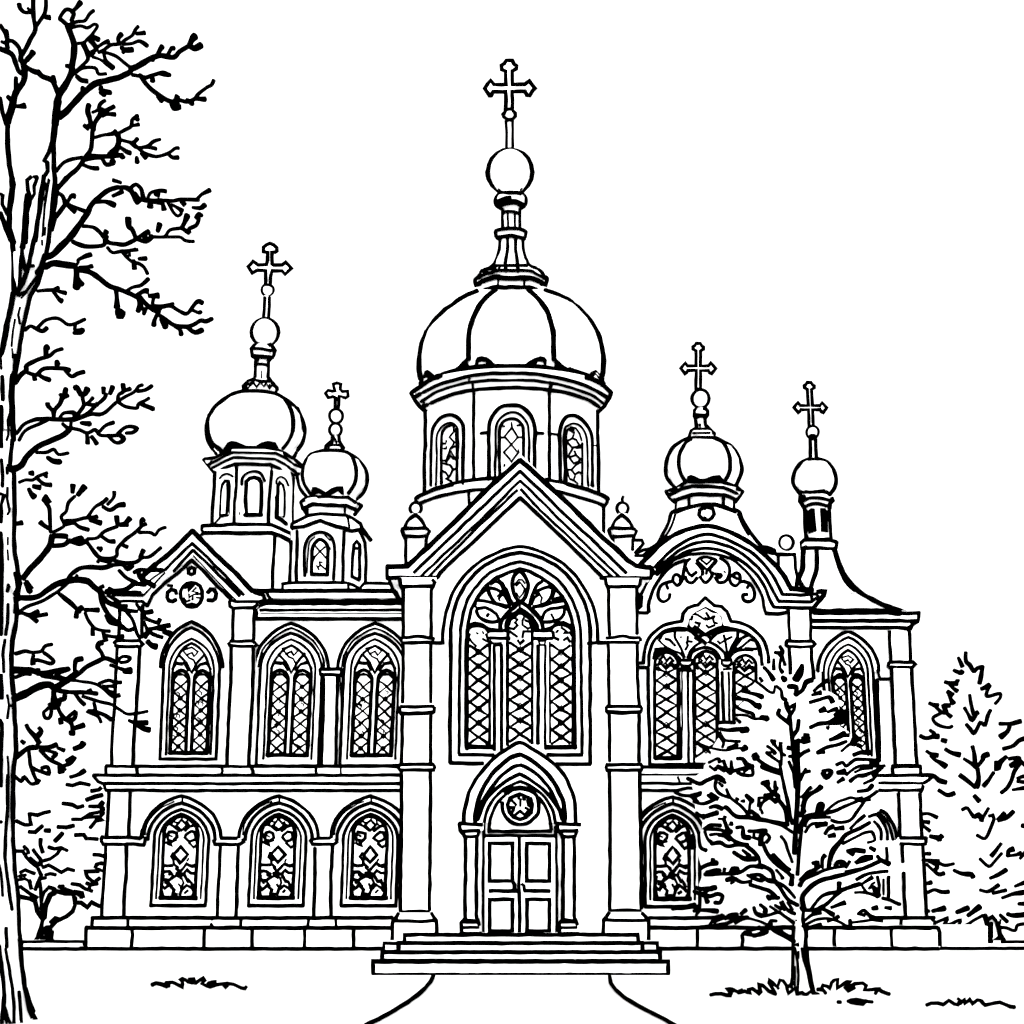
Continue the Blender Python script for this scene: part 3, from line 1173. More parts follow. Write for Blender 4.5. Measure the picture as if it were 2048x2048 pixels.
low_window(2325, -18, Y1, "lower arched window beside the left porch buttress")
# ---- base course and plinth
s = MB()
s.slab("92 1258 2490 1258 2490 1335 92 1335", Y1 - .15, Y1)
s.ink("""
28 95 1263 500 1262 1200 1264 2500 1262
22 98 1265 95 1330
20 384 1275 384 1330
20 1050 1270 1060 1280
20 1288 1275 1285 1330
20 1828 1275 1822 1330
20 2045 1275 2050 1330
22 1060 1330 1048 1310
""", Y1 - .15)
s.build("base_course", church)
s = MB()
s.slab("40 1338 2500 1338 2500 1512 40 1512", Y1 - .3, Y1)
s.ink("""
30 45 1342 400 1345 1000 1342 1800 1344 2500 1342
26 48 1345 44 1500
24 415 1350 420 1400 410 1500
26 995 1355 990 1500
26 1378 1355 1375 1400 1378 1500
22 1797 1355 1795 1500
26 2190 1355 2185 1400 2190 1490
""", Y1 - .3)
s.ink("30 0 1512 400 1510 1000 1512 2430 1512", 'ground')
s.build("plinth", church, "stone block plinth along the left wing")

# ================================================================ left towers
TY = 6.0
fr(380, 820, 4.6)
t = MB()
t.lathe(590, [(362, 560), (385, 1045), (386, 1150)], TY, 8, 'flat')
t.ink("""
26 228 570 225 700 208 850 203 1040
24 428 512 425 700 408 850 403 1040
26 752 515 745 650 725 850 722 1040
24 955 620 945 800 938 1050
20s 475 690 480 630 520 580 585 562 650 585 690 655
16s 270 630 300 600 345 588 395 612
16s 797 680 800 640 835 615 880 635 908 695
10 455 940 457 962
14 228 1040 270 990
""", 'proj')
to = t.build("tower", church, "octagonal bell tower at the left")
for k, ik in enumerate((
"""
34 520 960 515 800 520 660 550 630 590 622 630 635 655 670 655 800 648 960
34 500 965 660 962
""", """
26 285 975 285 800 298 690 325 655 350 655 362 700 355 800 348 950
30 348 680 350 800 345 960
24 285 975 345 965
""", """
24 805 980 805 800 810 700 830 665 855 690 868 760 862 980
34 800 800 800 985 840 1010 885 1050
""")):
    w_ = MB(); w_.bvh = None
    xs = ((515, 658, 640, 955), (285, 355, 670, 960), (805, 866, 690, 975))[k]
    w_.bvh = t.bvh; w_.axis_y = TY
    fp = [t.surf(*N(p)) + Vector((0, -.02, 0)) for p in ((xs[0], xs[2]), (xs[1], xs[2]), (xs[1], xs[3]), (xs[0], xs[3]))]
    w_.prism(fp, [p + Vector((0, .1, 0)) for p in fp], 0)
    w_.bvh = t.bvh
    w_.ink(ik, 'proj'); w_.build("window", to)
c = MB()
c.lathe(588, [(300, 415), (420, 440), (455, 450), (430, 510), (385, 560), (365, 575)], TY, 8, 'flat')
d = MB()
d.lathe(600, [(130, -165), (260, -120), (370, -50), (435, 50), (450, 150), (440, 250), (400, 340), (355, 400), (340, 430)], TY, 24)
c.others = [d]; d.others = [c]
c.ink("""
24 135 448 230 438 300 400 392 352 600 355 780 358 880 402 970 460 1045 520
20 170 500 290 440 392 388 640 394 790 396 880 440 960 500 1040 532
20 200 535 300 480 400 438 610 444 780 450 870 500 975 575
25 235 565 410 497 600 498 740 502 860 550 955 608
30 128 450 170 510 220 570
24 1045 525 1028 590 975 590
f 120 445 150 433 190 445 230 437 190 470 170 500 200 540 180 530
""", 'proj')
c.build("cornice", to)
s = MB()
s.slab("112 1060 400 1050 760 1050 840 1090 940 1140 940 1215 830 1160 750 1130 112 1130", 4.7, 7)
s.slab("115 1130 775 1130 930 1200 930 1700 115 1700", 4.75, 7)
s.ink("""
28 112 1062 300 1058 400 1052 750 1055 830 1090 940 1140
34 120 1130 400 1132 750 1130 830 1155 930 1208
24 112 1062 108 1105 122 1130 100 1160
24 935 1135 940 1170 932 1210
26 778 1150 775 1300 762 1450 758 1655
26 925 1215 930 1350 915 1580
""", 4.68)
s.build("tower_base", to)
fr(380, 820, 4.6)
d.ink("""
36s 178 40 170 120 176 200 205 290 290 385
24s 165 150 150 200 160 280 200 350 240 405
26s 915 -30 950 60 955 130 935 220 900 300 850 360
30s 985 -20 1030 80 1055 180 1040 280 1000 350 960 430
f 290 385 320 350 345 300 385 284 430 292 520 330 610 330 655 300 720 284 790 298 815 345 790 352 440 350 400 342 340 362 310 385
""", 'proj')
fr(380, 470, 4.83)
d.ink("""
42s 540 1510 440 1530 330 1590 240 1665 190 1750 165 1840 160 1900
36s 540 1510 640 1512 740 1520 840 1545 930 1610 980 1700 995 1800 990 1900
36s 840 1545 950 1610 1040 1700 1090 1790 1108 1900
""", 'proj')
do = d.build("cupola", church, "largest side cupola, left of the main dome")
l = MB()
l.lathe(698, [(55, 1060), (105, 1110), (85, 1180), (55, 1210), (60, 1380), (150, 1450), (160, 1510)], TY, 16)
l.ink("""
34 625 1060 592 1100 605 1160 650 1205
30 785 1065 820 1115 808 1165 765 1210
24 630 1050 700 1040 780 1055
24 600 1095 700 1098 800 1120
36 610 1170 700 1172 790 1188
28 634 1215 632 1300 625 1385
28 760 1210 758 1300 755 1385
24 640 1243 700 1243 760 1258
10 690 1310 690 1380
26 625 1385 560 1410 515 1460 520 1500
34 765 1385 800 1435 835 1475 835 1500
24 600 1400 690 1415 770 1412
20 540 1500 545 1450 600 1425
16 560 1480 610 1420 640 1470 680 1420 710 1465 740 1430 770 1485 800 1440
14 770 1440 770 1485
""", "proj")
lo = l.build("cupola_neck", do)
b = MB(); b.ball(724, 938, 128, TY, 36); b.build("ball", do)
fr(380, 470, 4.83)
k = MB(); k.lathe(738, [(28, 590), (32, 825)], TY, 8)
k.ink("24 722 600 715 720 705 822\n24 768 600 765 720 758 822", TY - .1)
k.ball(750, 530, 52, TY, 26); k.build("cross_shaft", do)
q = nums("772 80 805 95 838 122 838 155 820 165 792 165 790 285 800 292 890 290 925 265 982 322 918 382 890 345 790 345 778 400 775 490 728 490 730 345 650 340 630 350 600 370 562 305 608 252 660 290 735 288 745 250 750 165 712 160 710 115 740 92")
m = MB(); m.slab(q, TY - .07, TY + .07); m.stroke(q, 30, TY - .07, closed=True); m.build("cross", do)

# ---- small tower in front
SY = 4.2
fr(380, 820, 4.6)
t = MB()
t.slab("985 1090 1040 1060 1200 1000 1340 1060 1415 1080 1610 1110 1610 1620 1540 1640 1420 1590 930 1590 930 1100", SY - .9, SY + 1)
t.slab("930 1050 1200 955 1430 965 1480 985 1570 1040 1600 1110 1550 1120 1440 1090 1340 1075 1200 1015 1040 1080 935 1095", SY - .95, SY + .5)
t.ink("""
26 985 1110 985 1300 975 1570
26 1418 1110 1410 1300 1405 1570
24 1560 1120 1610 1220 1618 1400 1615 1580
26 930 1050 1080 970 1200 955 1430 966 1500 1000 1570 1045 1585 1090
34 1590 1100 1630 1160 1665 1200
30 935 1085 1040 1070 1120 1040 1200 1015 1340 1070 1440 1090
30 1430 1100 1490 1112 1575 1098
18 1440 975 1455 1000 1468 1085
22 930 1200 920 1580
22 935 1050 930 1080 945 1100
""", SY - .95)
to = t.build("small_tower", church, "small low tower in front of the bell tower")
w_ = MB()
w_.slab("1120 1510 1120 1240 1190 1185 1265 1240 1268 1510", SY - .98, SY - .9)
w_.ink("""
24s 1055 1530 1050 1400 1060 1250 1100 1160 1190 1125 1280 1150 1325 1230 1330 1400 1320 1560
12s 1075 1500 1085 1300 1100 1210 1150 1165
12 1240 1150 1290 1200
28s 1118 1500 1122 1350 1135 1250 1190 1190 1250 1230 1268 1300 1265 1500
30 1110 1510 1270 1512
15 1145 1240 1195 1300 1240 1260
15 1195 1300 1145 1350 1130 1390
15 1195 1300 1250 1360
16 1170 1450 1195 1430 1190 1395 1215 1400
14 1195 1420 1250 1470
14 1165 1430 1190 1470
8 1290 1265 1292 1285
""", SY - .98); w_.build("window", to)
w_ = MB(); w_.slab("1490 1530 1495 1240 1530 1200 1565 1240 1565 1570", SY - .98, SY - .9)
w_.ink("""
26 1492 1540 1495 1400 1505 1240 1530 1208 1558 1240 1562 1400 1560 1560
26 1490 1530 1560 1565
22 1500 1270 1550 1275
12 1545 1460 1560 1500
""", SY - .98); w_.build("window", to)
s = MB()
s.slab("850 1590 1450 1590 1560 1650 1600 1595 1860 1595 1860 1670 580 1670 760 1660 850 1660", SY - 1.1, SY)
s.ink("""
24 845 1600 900 1590 1100 1585 1440 1588 1500 1610 1560 1640 1600 1595 1850 1597
20 852 1600 850 1650
20 1455 1600 1455 1650
22 1570 1640 1572 1660
24 775 1655 860 1655
""", SY - 1.1)
s.build("tower_ledge", to)
c = MB()
c.lathe(1300, [(240, 830), (270, 838), (290, 850), (250, 900), (195, 930), (190, 990)], SY, 8, 'flat')
d = MB()
d.lathe(1312, [(90, 370), (190, 400), (270, 470), (315, 560), (322, 640), (300, 720), (250, 790), (235, 840)], SY, 24)
c.others = [d]; d.others = [c]
c.ink("""
24 1020 845 1075 810 1140 795 1300 798 1450 805 1520 845 1580 880
32 1035 905 1060 895 1130 868 1250 875 1440 880 1500 905 1540 930
26 1018 845 1035 900 1075 955
28 1580 880 1540 930 1515 965
22 1078 910 1075 960
16 1425 905 1425 960
18 1450 800 1490 825 1520 855
""", 'proj')
c.build("cornice", to)
d.ink("""
28s 1240 372 1150 392 1085 440 1048 510 1035 600 1050 680 1110 775
24s 985 600 1000 690 1035 760 1070 800
30s 1240 372 1340 370 1440 392 1500 450 1530 560 1515 680 1455 770
30s 1440 385 1540 450 1610 540 1632 640 1605 740 1540 818
f 1120 780 1115 740 1125 710 1160 708 1200 725 1250 755 1300 720 1350 702 1410 702 1418 780 1390 775 1360 745 1320 770 1280 785 1220 785 1180 765 1140 780
""", 'proj')
do = d.build("cupola", church, "smaller cupola just right of the bell tower")
k = MB()
k.lathe(1332, [(28, 240), (35, 300), (85, 345), (90, 372)], SY, 12)
k.ink("""
24 1308 240 1305 285 1250 330 1245 370
24 1368 240 1375 290 1410 340 1420 352
18 1270 350 1285 322 1380 322 1400 352
16 1310 300 1330 250 1350 300
""", "proj")
k.ball(1338, 182, 50, SY, 34); k.ball(1344, 56, 56, SY, 34)
k.build("cupola_neck", do)
fr(380, 470, 4.83)
q = nums("1385 1440 1420 1430 1458 1442 1450 1490 1470 1512 1522 1508 1524 1560 1500 1575 1440 1555 1438 1640 1430 1680 1400 1680 1404 1570 1380 1560 1335 1572 1308 1528 1335 1500 1375 1510 1402 1510")
m = MB(); m.slab(q, SY - .07, SY + .07); m.stroke(q, 25, SY - .07, closed=True, wob=.6); m.build("cross", do)
# ================================================================ right wing
YR = 1.2
fr(1200, 1040)
g = MB()
g.slab("300 560 340 370 430 300 530 180 700 90 860 45 1000 90 1160 160 1260 240 1400 370 1540 560 1700 560 1690 1900 310 1900", YR, 3.2)
g.build("bay_wall", church, "round gabled bay right of the porch")
c = MB()
oa = nums("300 380 350 340 430 260 500 180 600 110 720 70 860 48 1000 80 1130 140 1230 210 1330 290 1420 390 1470 480 1540 565 1800 575")
ib = nums("300 740 390 730 395 650 440 520 510 420 600 340 700 290 860 265 980 285 1080 340 1190 440 1270 540 1320 700 1330 745 1500 745")
c.slab("300 370 350 340 430 260 500 180 600 110 720 70 860 48 1000 80 1130 140 1230 210 1330 290 1420 390 1470 480 1540 565 1750 570 1800 575 1780 620 1700 700 1690 710 1500 745 1325 750 1290 620 1230 500 1140 400 1000 300 860 270 760 280 640 330 520 420 430 550 390 740 300 740", YR - .12, YR)
c.ink("""
34s 320 360 420 260 500 180 600 115 720 70 860 48 1000 80 1130 140 1230 205 1330 290 1420 380
40 1420 380 1480 460 1530 550 1700 560
24s 440 380 520 290 600 220 720 150 860 115 960 135 1080 185 1200 250 1300 340 1380 440 1430 530 1460 595
22 1460 597 1600 600 1740 592
24s 455 400 540 320 640 240 740 195 860 172 960 190 1080 235 1200 320 1280 400 1350 500 1390 580 1425 645
24 1425 650 1560 652 1690 655
24s 450 440 560 340 680 260 780 232 860 226 960 240 1080 295 1200 380 1280 470 1330 560 1360 640 1385 690 1400 697
24 1400 697 1500 700 1690 705
20s 320 610 380 500 430 430 540 350 680 285 760 272 860 266 960 280 1060 320 1160 400 1240 500 1290 590 1310 680 1325 745
26 1325 745 1420 750 1500 738 1505 710
26s 390 740 395 650 440 530 500 440 570 370 680 320
22 300 740 385 742
22 335 610 330 690 300 712
f 295 560 330 600 345 625 335 700 325 705 300 700
34 1740 575 1800 568 1790 600 1745 660 1700 715
24 1700 650 1690 600
20 1690 655 1750 610
28 230 375 320 375 410 372
24 410 372 425 410 390 470
20 1690 700 1700 745
""", YR - .12)
c.build("arched_gable_cornice", church, "stepped arched mouldings over the right bay")
o = MB()
o.ink("""
22s 560 590 550 630 510 655 475 630 465 580 485 525 530 500 580 490
20 530 510 545 550
22s 580 490 585 450 610 435 640 455 640 490
22s 585 490 620 525 655 490 665 440 670 400 690 340 720 310
20s 690 380 700 410 720 440
22s 680 450 700 490 740 500 780 460
24 770 415 730 450
22s 800 450 820 480 850 500 890 460 905 420
22s 770 340 800 370 820 400 820 440
20s 770 330 800 305 850 295 900 310 930 330 900 370 880 400 900 440
18 780 330 855 400 850 435
18 855 400 920 330
16 810 320 855 355 890 320
22s 920 460 950 500 1000 490 1030 440 1035 390 1010 340 960 305
22s 920 430 970 440 960 460 930 455
f 980 415 1000 400 1010 430
22s 1035 440 1045 500 1085 525 1120 500 1160 490
24s 1055 450 1090 425 1120 445 1120 500
20s 1100 470 1060 450
24s 1150 490 1200 510 1235 570 1230 630 1190 655 1150 640 1145 600 1180 595
20 1195 510 1175 545
""", YR - .02)
o.slab(nums("700 300 860 270 1000 300 1040 420 960 480 860 500 720 490 660 420"), YR - .015, YR)
o.build("scroll_ornament", church, "curling leaf scroll under the arched gable")
# pilaster right of the bay
p = MB()
p.slab("1505 715 1690 715 1690 960 1720 990 1690 1020 1700 1250 1720 1900 1540 1900 1525 1250 1515 1020 1485 1000 1490 965 1505 950", YR - .2, YR)
p.ink("""
22 1508 715 1510 820 1518 955
22 1680 715 1685 820 1685 955
24 1500 705 1600 708 1690 705
24 1490 968 1600 972 1700 968
20 1510 1012 1600 1016 1695 1010
24 1490 970 1490 1000 1510 1015
24 1700 968 1718 990 1700 1010
24 1515 1020 1520 1100 1525 1230
26 1690 1020 1695 1120 1710 1270
""", YR - .2)
p.build("pilaster", church, "upper pilaster between the arched bay and the far right wing")
# triple window
w_ = MB()
oa = nums("350 1160 355 1060 380 960 440 880 530 820 655 805 665 750 700 700 770 675 845 620 915 680 980 700 1020 740 1045 800 1130 815 1220 860 1300 940 1345 1050 1355 1140")
ia = nums("395 1170 400 1080 430 990 480 920 560 875 655 865 700 840 715 770 760 735 845 690 935 735 975 770 985 830 1010 865 1090 870 1180 910 1240 960 1280 1030 1290 1150")
w_.band(oa, ia, YR - .1, YR)
w_.ink("""
24s 350 1150 355 1060 385 960 440 890 530 835 655 810
24 655 810 665 750 700 705 760 682 785 678 845 620
24 845 620 915 685 970 690 1015 730 1045 810
24s 1045 810 1130 825 1220 870 1300 950 1340 1050 1350 1140
24s 390 1170 395 1080 420 990 470 925 540 880 640 865 720 885 790 940 845 990
24s 845 920 890 890 970 860 1050 868 1150 895 1230 945 1275 1010 1290 1080 1300 1160
22 310 1145 340 1145 350 1130
22 305 1180 385 1180
""", YR - .1)
tw = w_.build("triple_window", church, "wide triple arched window with a small rose on top, partly behind the young tree")
f = MB()
f.slab("385 1180 400 1080 430 990 480 920 560 875 655 865 700 840 715 770 760 735 845 690 935 735 975 770 985 830 1010 865 1090 870 1180 910 1240 960 1280 1030 1290 1180 1290 1990 395 1990", YR - .04, YR)
f.ink("""
24 385 1185 388 1500 398 1700 398 1955
18s 425 1110 445 1070 480 1055 560 1060 620 1110
22s 430 1100 450 1040 530 1035 600 1075 640 1110
20 440 1035 520 1030
20s 720 880 780 930 845 915 890 940 980 870
20s 705 760 720 740 790 720 845 695 900 730 950 740 980 780 985 840 950 880 845 920 760 880 710 850 705 790
22 845 920 750 850
16 740 750 780 760 830 790 850 800
18 850 740 880 790 920 770
16 840 780 860 795 875 780
18 760 820 800 830 790 850
16 900 770 910 820 940 830
16 850 840 870 860 920 840
18 740 770 730 800
22s 480 950 520 900 600 885 680 880
18s 600 885 600 940 640 1010 680 1100
16s 470 960 520 1010 580 1040 640 1070 670 1105
18 520 950 560 960 605 1005
f 632 933 655 928 655 945 645 948
16 700 930 700 970 740 975
16 690 970 700 1000 680 1040
20s 760 940 790 960 810 975 760 1010 720 1050 700 1100
22s 720 1110 740 1060 790 1030 845 1020 900 1035 940 1070 960 1110
20s 870 975 940 1010 990 1060 1005 1110
22s 880 960 930 910 1000 885 1080 880
24 1105 890 1100 940 1060 1010 1020 1105
16 990 920 1000 960 960 990 940 970
16 1000 960 1055 935
16 1000 960 1015 1050 1015 1100
22 1190 920 1130 950 1090 1000 1070 1045
20s 1030 1110 1070 1060 1140 1040 1220 1040
20 1160 1030 1250 1030
16 1080 1045 1140 1010 1200 960 1250 970
24 1240 950 1270 1020 1280 1080
20c 640 1120 735 1120 735 1150 710 1168 660 1168 640 1150
20c 975 1120 1050 1120 1052 1150 1030 1170 990 1165 975 1150
18c 650 1185 720 1185 735 1210 690 1205 630 1205
16 985 1195 1050 1190
16 632 1215 636 1500 638 1900
12 655 1215 658 1500 655 1900
18 702 1210 705 1500 710 1960
16 744 1200 744 1500 755 1960
22 940 1190 945 1400 945 1600
24 975 1215 985 1400 990 1600
16 1030 1215 1035 1610
22 1065 1215 1068 1400 1070 1610
26 940 1620 1080 1620
24 400 1955 500 1958 670 1955
24 680 1955 850 1955
""", YR - .045)
f.build("tracery", tw)
for k, (x0, x1, yt, yb) in enumerate(((440, 622, 1060, 1910), (760, 935, 1050, 1900), (1075, 1245, 1080, 1600))):
    l = MB()
    l.slab(arch((x0 + x1) / 2, (x1 - x0) / 2, yb, yt + 80, yt, 78), YR - .06, YR)
    l.stroke(arch((x0 + x1) / 2, (x1 - x0) / 2 + 2, yb, yt + 80, yt, 78), 22, YR - .065)
    lattice(l, x0 + 8, x1 - 8, yt + 120, yb - 10, 108, YR - .065, wd=17)
    xm = (x0 + x1) / 2
    l.stroke([(xm - 60, yt + 60), (xm - 20, yt + 30), (xm, yt + 70), (xm + 30, yt + 40), (xm + 60, yt + 70)], 17, YR - .065)
    l.stroke([(xm - 80, yt + 100), (xm - 40, yt + 90), (xm, yt + 130), (xm + 40, yt + 95), (xm + 80, yt + 100)], 17, YR - .065)
    for (ex, ey) in ((-45, 75), (35, 90), (-10, 100), (60, 110), (-65, 130)):
        e = 15
        l.stroke([(xm + ex - e, yt + ey), (xm + ex, yt + ey - e), (xm + ex + e, yt + ey + 3), (xm + ex + 2, yt + ey + e)], 12, YR - .065, closed=True)
    if k == 0:
        l.stroke([(440, 1905), (650, 1905)], 30, YR - .065)
    l.build("leaded_glass", tw)

# sills and bands right of the porch
fr(1200, 1500)
s = MB()
s.slab("325 130 1640 130 1640 205 325 205", YR - .15, YR)
s.ink("""
24 340 135 500 138 700 138 1400 138
24 330 203 600 205 860 202 1400 205
16 330 150 360 135
""", YR - .15); s.build("sill_course", church)
s = MB()
s.slab("325 208 1740 208 1740 330 325 330", YR - .3, YR - .1)
s.ink("""
22 335 268 500 265 620 270 690 272 1700 270
22 335 322 500 325 620 322 700 305 1700 325
16 620 215 640 260
""", YR - .3)
s.build("string_course", church, "moulded band between the two floors right of the porch")
l = MB(); l.slab("325 325 1740 325 1740 1350 340 1350", YR - .15, 6); l.build("lower_wall", church, "lower wall right of the porch")
fr(1200, 1500)
# low window right of the porch (its drawing sits at x = 580 of this frame)
def low_r(xm, lean, label, fx):
    fr(1200 + (fx), 1500 + 22)
    return low_window(xm, lean, YR - .15, label)
low_r(812, 0, "lower arched window right of the porch, half hidden by branches", (580 - 812) / 4)
fr(1200, 1500)
s = MB()
s.slab("395 1338 1640 1338 1640 1410 395 1410", YR - .3, YR)
s.ink("""
26 395 1343 600 1345 820 1342 1640 1343
22 390 1350 392 1410
28 400 1420 600 1423 900 1418 1250 1425 1535 1420
""", YR - .3); s.build("base_course", church)
s = MB()
s.slab("385 1412 3100 1412 3100 1592 385 1592", YR - .45, YR)
s.ink("""
28 400 1422 600 1425 900 1420 1250 1425 1540 1420
28 1650 1422 2000 1422 2650 1422
22 390 1430 388 1530
24 780 1432 778 1580
24 1135 1480 1142 1520 1138 1580
26 1875 1430 1872 1500 1880 1580
""", YR - .45)
s.ink("30 470 1592 700 1590 1000 1592 1540 1590\n30 1640 1592 2000 1590 2400 1592 2710 1592", 'ground')
fr(1565, 1520)
s.ink("""
24 873 1345 870 1400 875 1500
26 1245 1340 1258 1380 1258 1510
28 480 1345 900 1342 1240 1340
""", YR - .45)
s.build("plinth", church, "stone block plinth along the right wing")

# ---------------- far right wing
YF = 1.6
fr(1500, 1150)
n = MB()
n.slab("485 290 1290 290 1320 1000 1360 1640 485 1640", YF, 8)
n.build("wing_wall", church, "upper wall of the far right wing")
c = MB()
c.slab("485 270 1140 280 1360 295 1360 370 1300 400 1275 440 485 440", YF - .2, YF)
c.ink("""
50 510 295 800 293 1100 292 1200 305
28 1200 305 1270 310 1355 305
24 1350 295 1348 365
32 490 366 800 366 1200 366
26 1200 366 1260 370 1350 365
28 495 420 800 422 1180 420 1270 430
26 1345 370 1300 400 1280 435
14 1285 385 1290 400 1260 415
""", YF - .2)
c.build("wing_cornice", church)
roof = MB()
fr(1500, 1150)
roof.slab("-120 120 60 -200 200 -520 360 -540 400 -200 470 -80 560 0 700 100 860 180 1050 245 1200 290 485 290 485 130 300 130", YF + .5, YF + 4)
roof.ink("""
34 352 -40 400 60 450 125
""", YF + .42)
fr(1300, 670)
roof.slab("1210 1725 1470 1725 1500 1810 1560 1930 1700 2060 1180 2060 1205 1900", YF + .44, YF + 2)
roof.ink("""
38s 1228 1730 1226 1800 1218 1880 1185 1950 1165 2010
34s 1332 1700 1335 1800 1330 1880 1305 1960 1292 2015
f 1160 1900 1175 1920 1210 1880 1190 1960 1160 2040
40s 1475 1720 1500 1800 1540 1900 1580 1980 1640 2040
""", YF + .42)
fr(1500, 1150)
roof.ink("""
36s 745 -10 800 60 870 130 960 185 1060 235 1140 265 1240 300
""", YF + .42)
roof.build("flared_roof", church, "sweeping bell-shaped roof of the far right tower")
twin_window(785, [(245, 770, 452, 771, 24)], (200, 1500, 495, 157, 1450, 555, 1440), 128, 600, 790, 1440, 38, YF,
            "narrow pointed window of the far right wing, behind branches")
fr(1500, 1150)
p = MB()
p.slab("1110 430 1275 430 1290 690 1330 715 1300 745 1310 900 1340 1530 1160 1530 1150 1200 1135 750 1105 720 1120 690", YF - .12, YF)
p.ink("""
24 1116 430 1118 560 1128 690
24 1275 440 1280 560 1284 690
26 1115 700 1200 695 1300 698
20 1130 737 1290 737
24 1110 700 1108 730 1128 745
24 1300 695 1325 715 1300 740
26 1132 745 1138 900 1150 1150 1160 1400 1165 1520
26 1292 745 1300 900 1315 1150 1325 1400 1335 1520
22 1040 832 1125 832
24 1018 835 1025 1100 1035 1300 1035 1490
20 1040 830 1020 760
""", YF - .12)
p.build("pilaster", church, "upper corner pilaster at the right end")
s = MB()
s.slab("1135 1525 1370 1525 1370 1600 1135 1600", YF - .2, YF)
s.ink("""
30 1135 1530 1250 1528 1365 1530
24 1365 1535 1365 1600
24 1140 1540 1145 1600
""", YF - .2); s.build("pilaster_base", church)
s = MB()
s.slab("950 1600 1470 1600 1440 1650 1390 1690 1380 1740 900 1740", YF - .35, YF)
s.ink("""
24 1010 1603 1200 1602 1460 1603
20 1030 1663 1200 1665 1385 1663
24 1030 1723 1200 1722 1370 1722
24 1465 1610 1430 1640 1390 1665
24 1385 1685 1380 1710 1365 1735
24 1010 1605 980 1640
""", YF - .35)
s.build("string_course", church, "short moulded band at the right end")
fr(1565, 1520)
l = MB(); l.slab("0 240 1110 240 1130 680 1165 1260 0 1260", YF - .2, 7); l.build("lower_wall", church, "lower wall at the right end")
p = MB()
p.slab("920 240 1110 240 1115 610 1155 620 1150 660 1125 690 1150 1250 980 1250 970 690 900 660 930 610", YF - .32, YF - .2)
p.ink("""
26 928 250 935 400 940 610
26 1100 250 1105 400 1115 610
26 940 625 1050 622 1150 625
22 940 670 1050 674 1150 672
24 1148 620 1148 660
24 960 680 962 820
26 970 900 975 1100 985 1245
26 1122 685 1130 850 1145 1100 1152 1250
""", YF - .32)
p.build("pilaster", church, "lower corner pilaster at the right end")
w_ = MB()
w_.slab(arch(700, 200, 1110, 620, 380, 76, 30), YF - .22, YF - .2)
w_.ink("""
24s 780 400 830 430 880 500 900 560 920 640
20s 760 420 820 470 860 540 885 640
22s 690 450 760 440 810 510 838 580 840 640
20s 730 490 770 530 790 580 790 640
22 835 700 838 800
24 850 930 850 1100
16 808 950 810 1080
22 760 930 775 1000 765 1100
24 800 1105 860 1120 940 1155
16 700 1010 720 1020 740 1060
14 710 1000 740 980
""", YF - .26)
w_.build("window", church, "lower window at the right end, nearly hidden by the tree")
s = MB()
s.slab("0 1250 1218 1250 1218 1335 0 1335", YF - .5, YF - .2)
s.ink("""
28 730 1262 900 1262 1215 1262
24 1190 1265 1218 1300 1210 1330
22 950 1275 945 1330
28 500 1338 900 1336 1240 1338
""", YF - .5); s.build("base_course", church)

# ---------------- right cupola over the arched bay
fr(1300, 670)
RY = 2.6
t = MB()
t.slab("-10 1700 60 1640 110 1560 150 1450 160 1420 210 1400 440 1345 680 1390 740 1420 760 1480 820 1580 880 1680 1000 1720 1000 1900 -10 1900", 1.9, 3.6)
t.ink("""
26s 210 1415 300 1385 420 1355 500 1355 600 1380 690 1415
22s 215 1400 170 1425 150 1500 110 1580 60 1665 0 1710
16s 205 1420 190 1480 150 1570 90 1650
26s 680 1400 720 1420 740 1480 790 1560 840 1630 900 1700
14s 700 1430 740 1520 790 1600
22 880 1690 940 1695 1000 1720
24 900 1705 960 1740 990 1750
16 1000 1720 1005 1760
26c 440 1375 500 1385 515 1430 495 1465 470 1480 425 1478 395 1440 398 1400
16 430 1385 445 1395
16 430 1460 450 1470
""", 1.88)
to = t.build("curved_tower_base", church, "bell-curved roof above the right arched bay")
c = MB()
c.lathe(432, [(180, 1225), (250, 1235), (305, 1250), (280, 1300), (235, 1335), (232, 1400)], RY, 8, 'flat')
d = MB()
d.lathe(428, [(95, 810), (170, 850), (250, 910), (295, 1000), (305, 1080), (290, 1140), (255, 1210), (240, 1240)], RY, 24)
c.others = [d]; d.others = [c]
c.ink("""
24 130 1250 190 1235 250 1200 300 1172 570 1172 640 1195 700 1225 740 1250
24 160 1280 250 1230 340 1210 510 1212 590 1222 660 1250 715 1280
28 190 1325 250 1305 340 1275 480 1278 590 1280 640 1300 690 1315
28 128 1252 160 1300 205 1340
28 740 1250 715 1290 680 1335
22 210 1335 210 1400
20 310 1300 312 1365
22 588 1290 588 1365
24 668 1335 670 1400
20 230 1390 330 1370 420 1355 520 1352 600 1370 660 1395
""", 'proj')
c.build("cornice", to)
d.ink("""
26s 310 825 240 860 180 905 145 970 125 1040 125 1100 145 1160 195 1215
26s 330 835 290 860 250 920 232 980 235 1060 250 1120 285 1180
28s 510 825 570 855 610 900 640 980 640 1060 625 1120 600 1160
28s 520 825 600 860 670 910 710 980 732 1050 730 1110 690 1200
26 310 822 420 820 515 822
f 290 1178 298 1130 325 1118 360 1130 400 1150 440 1148 500 1125 560 1120 590 1160 610 1180
""", 'proj')
do = d.build("cupola", church, "ribbed cupola over the right arched bay")
k = MB()
k.lathe(412, [(45, 590), (60, 620), (45, 650), (45, 730), (95, 780), (100, 815)], RY, 12)
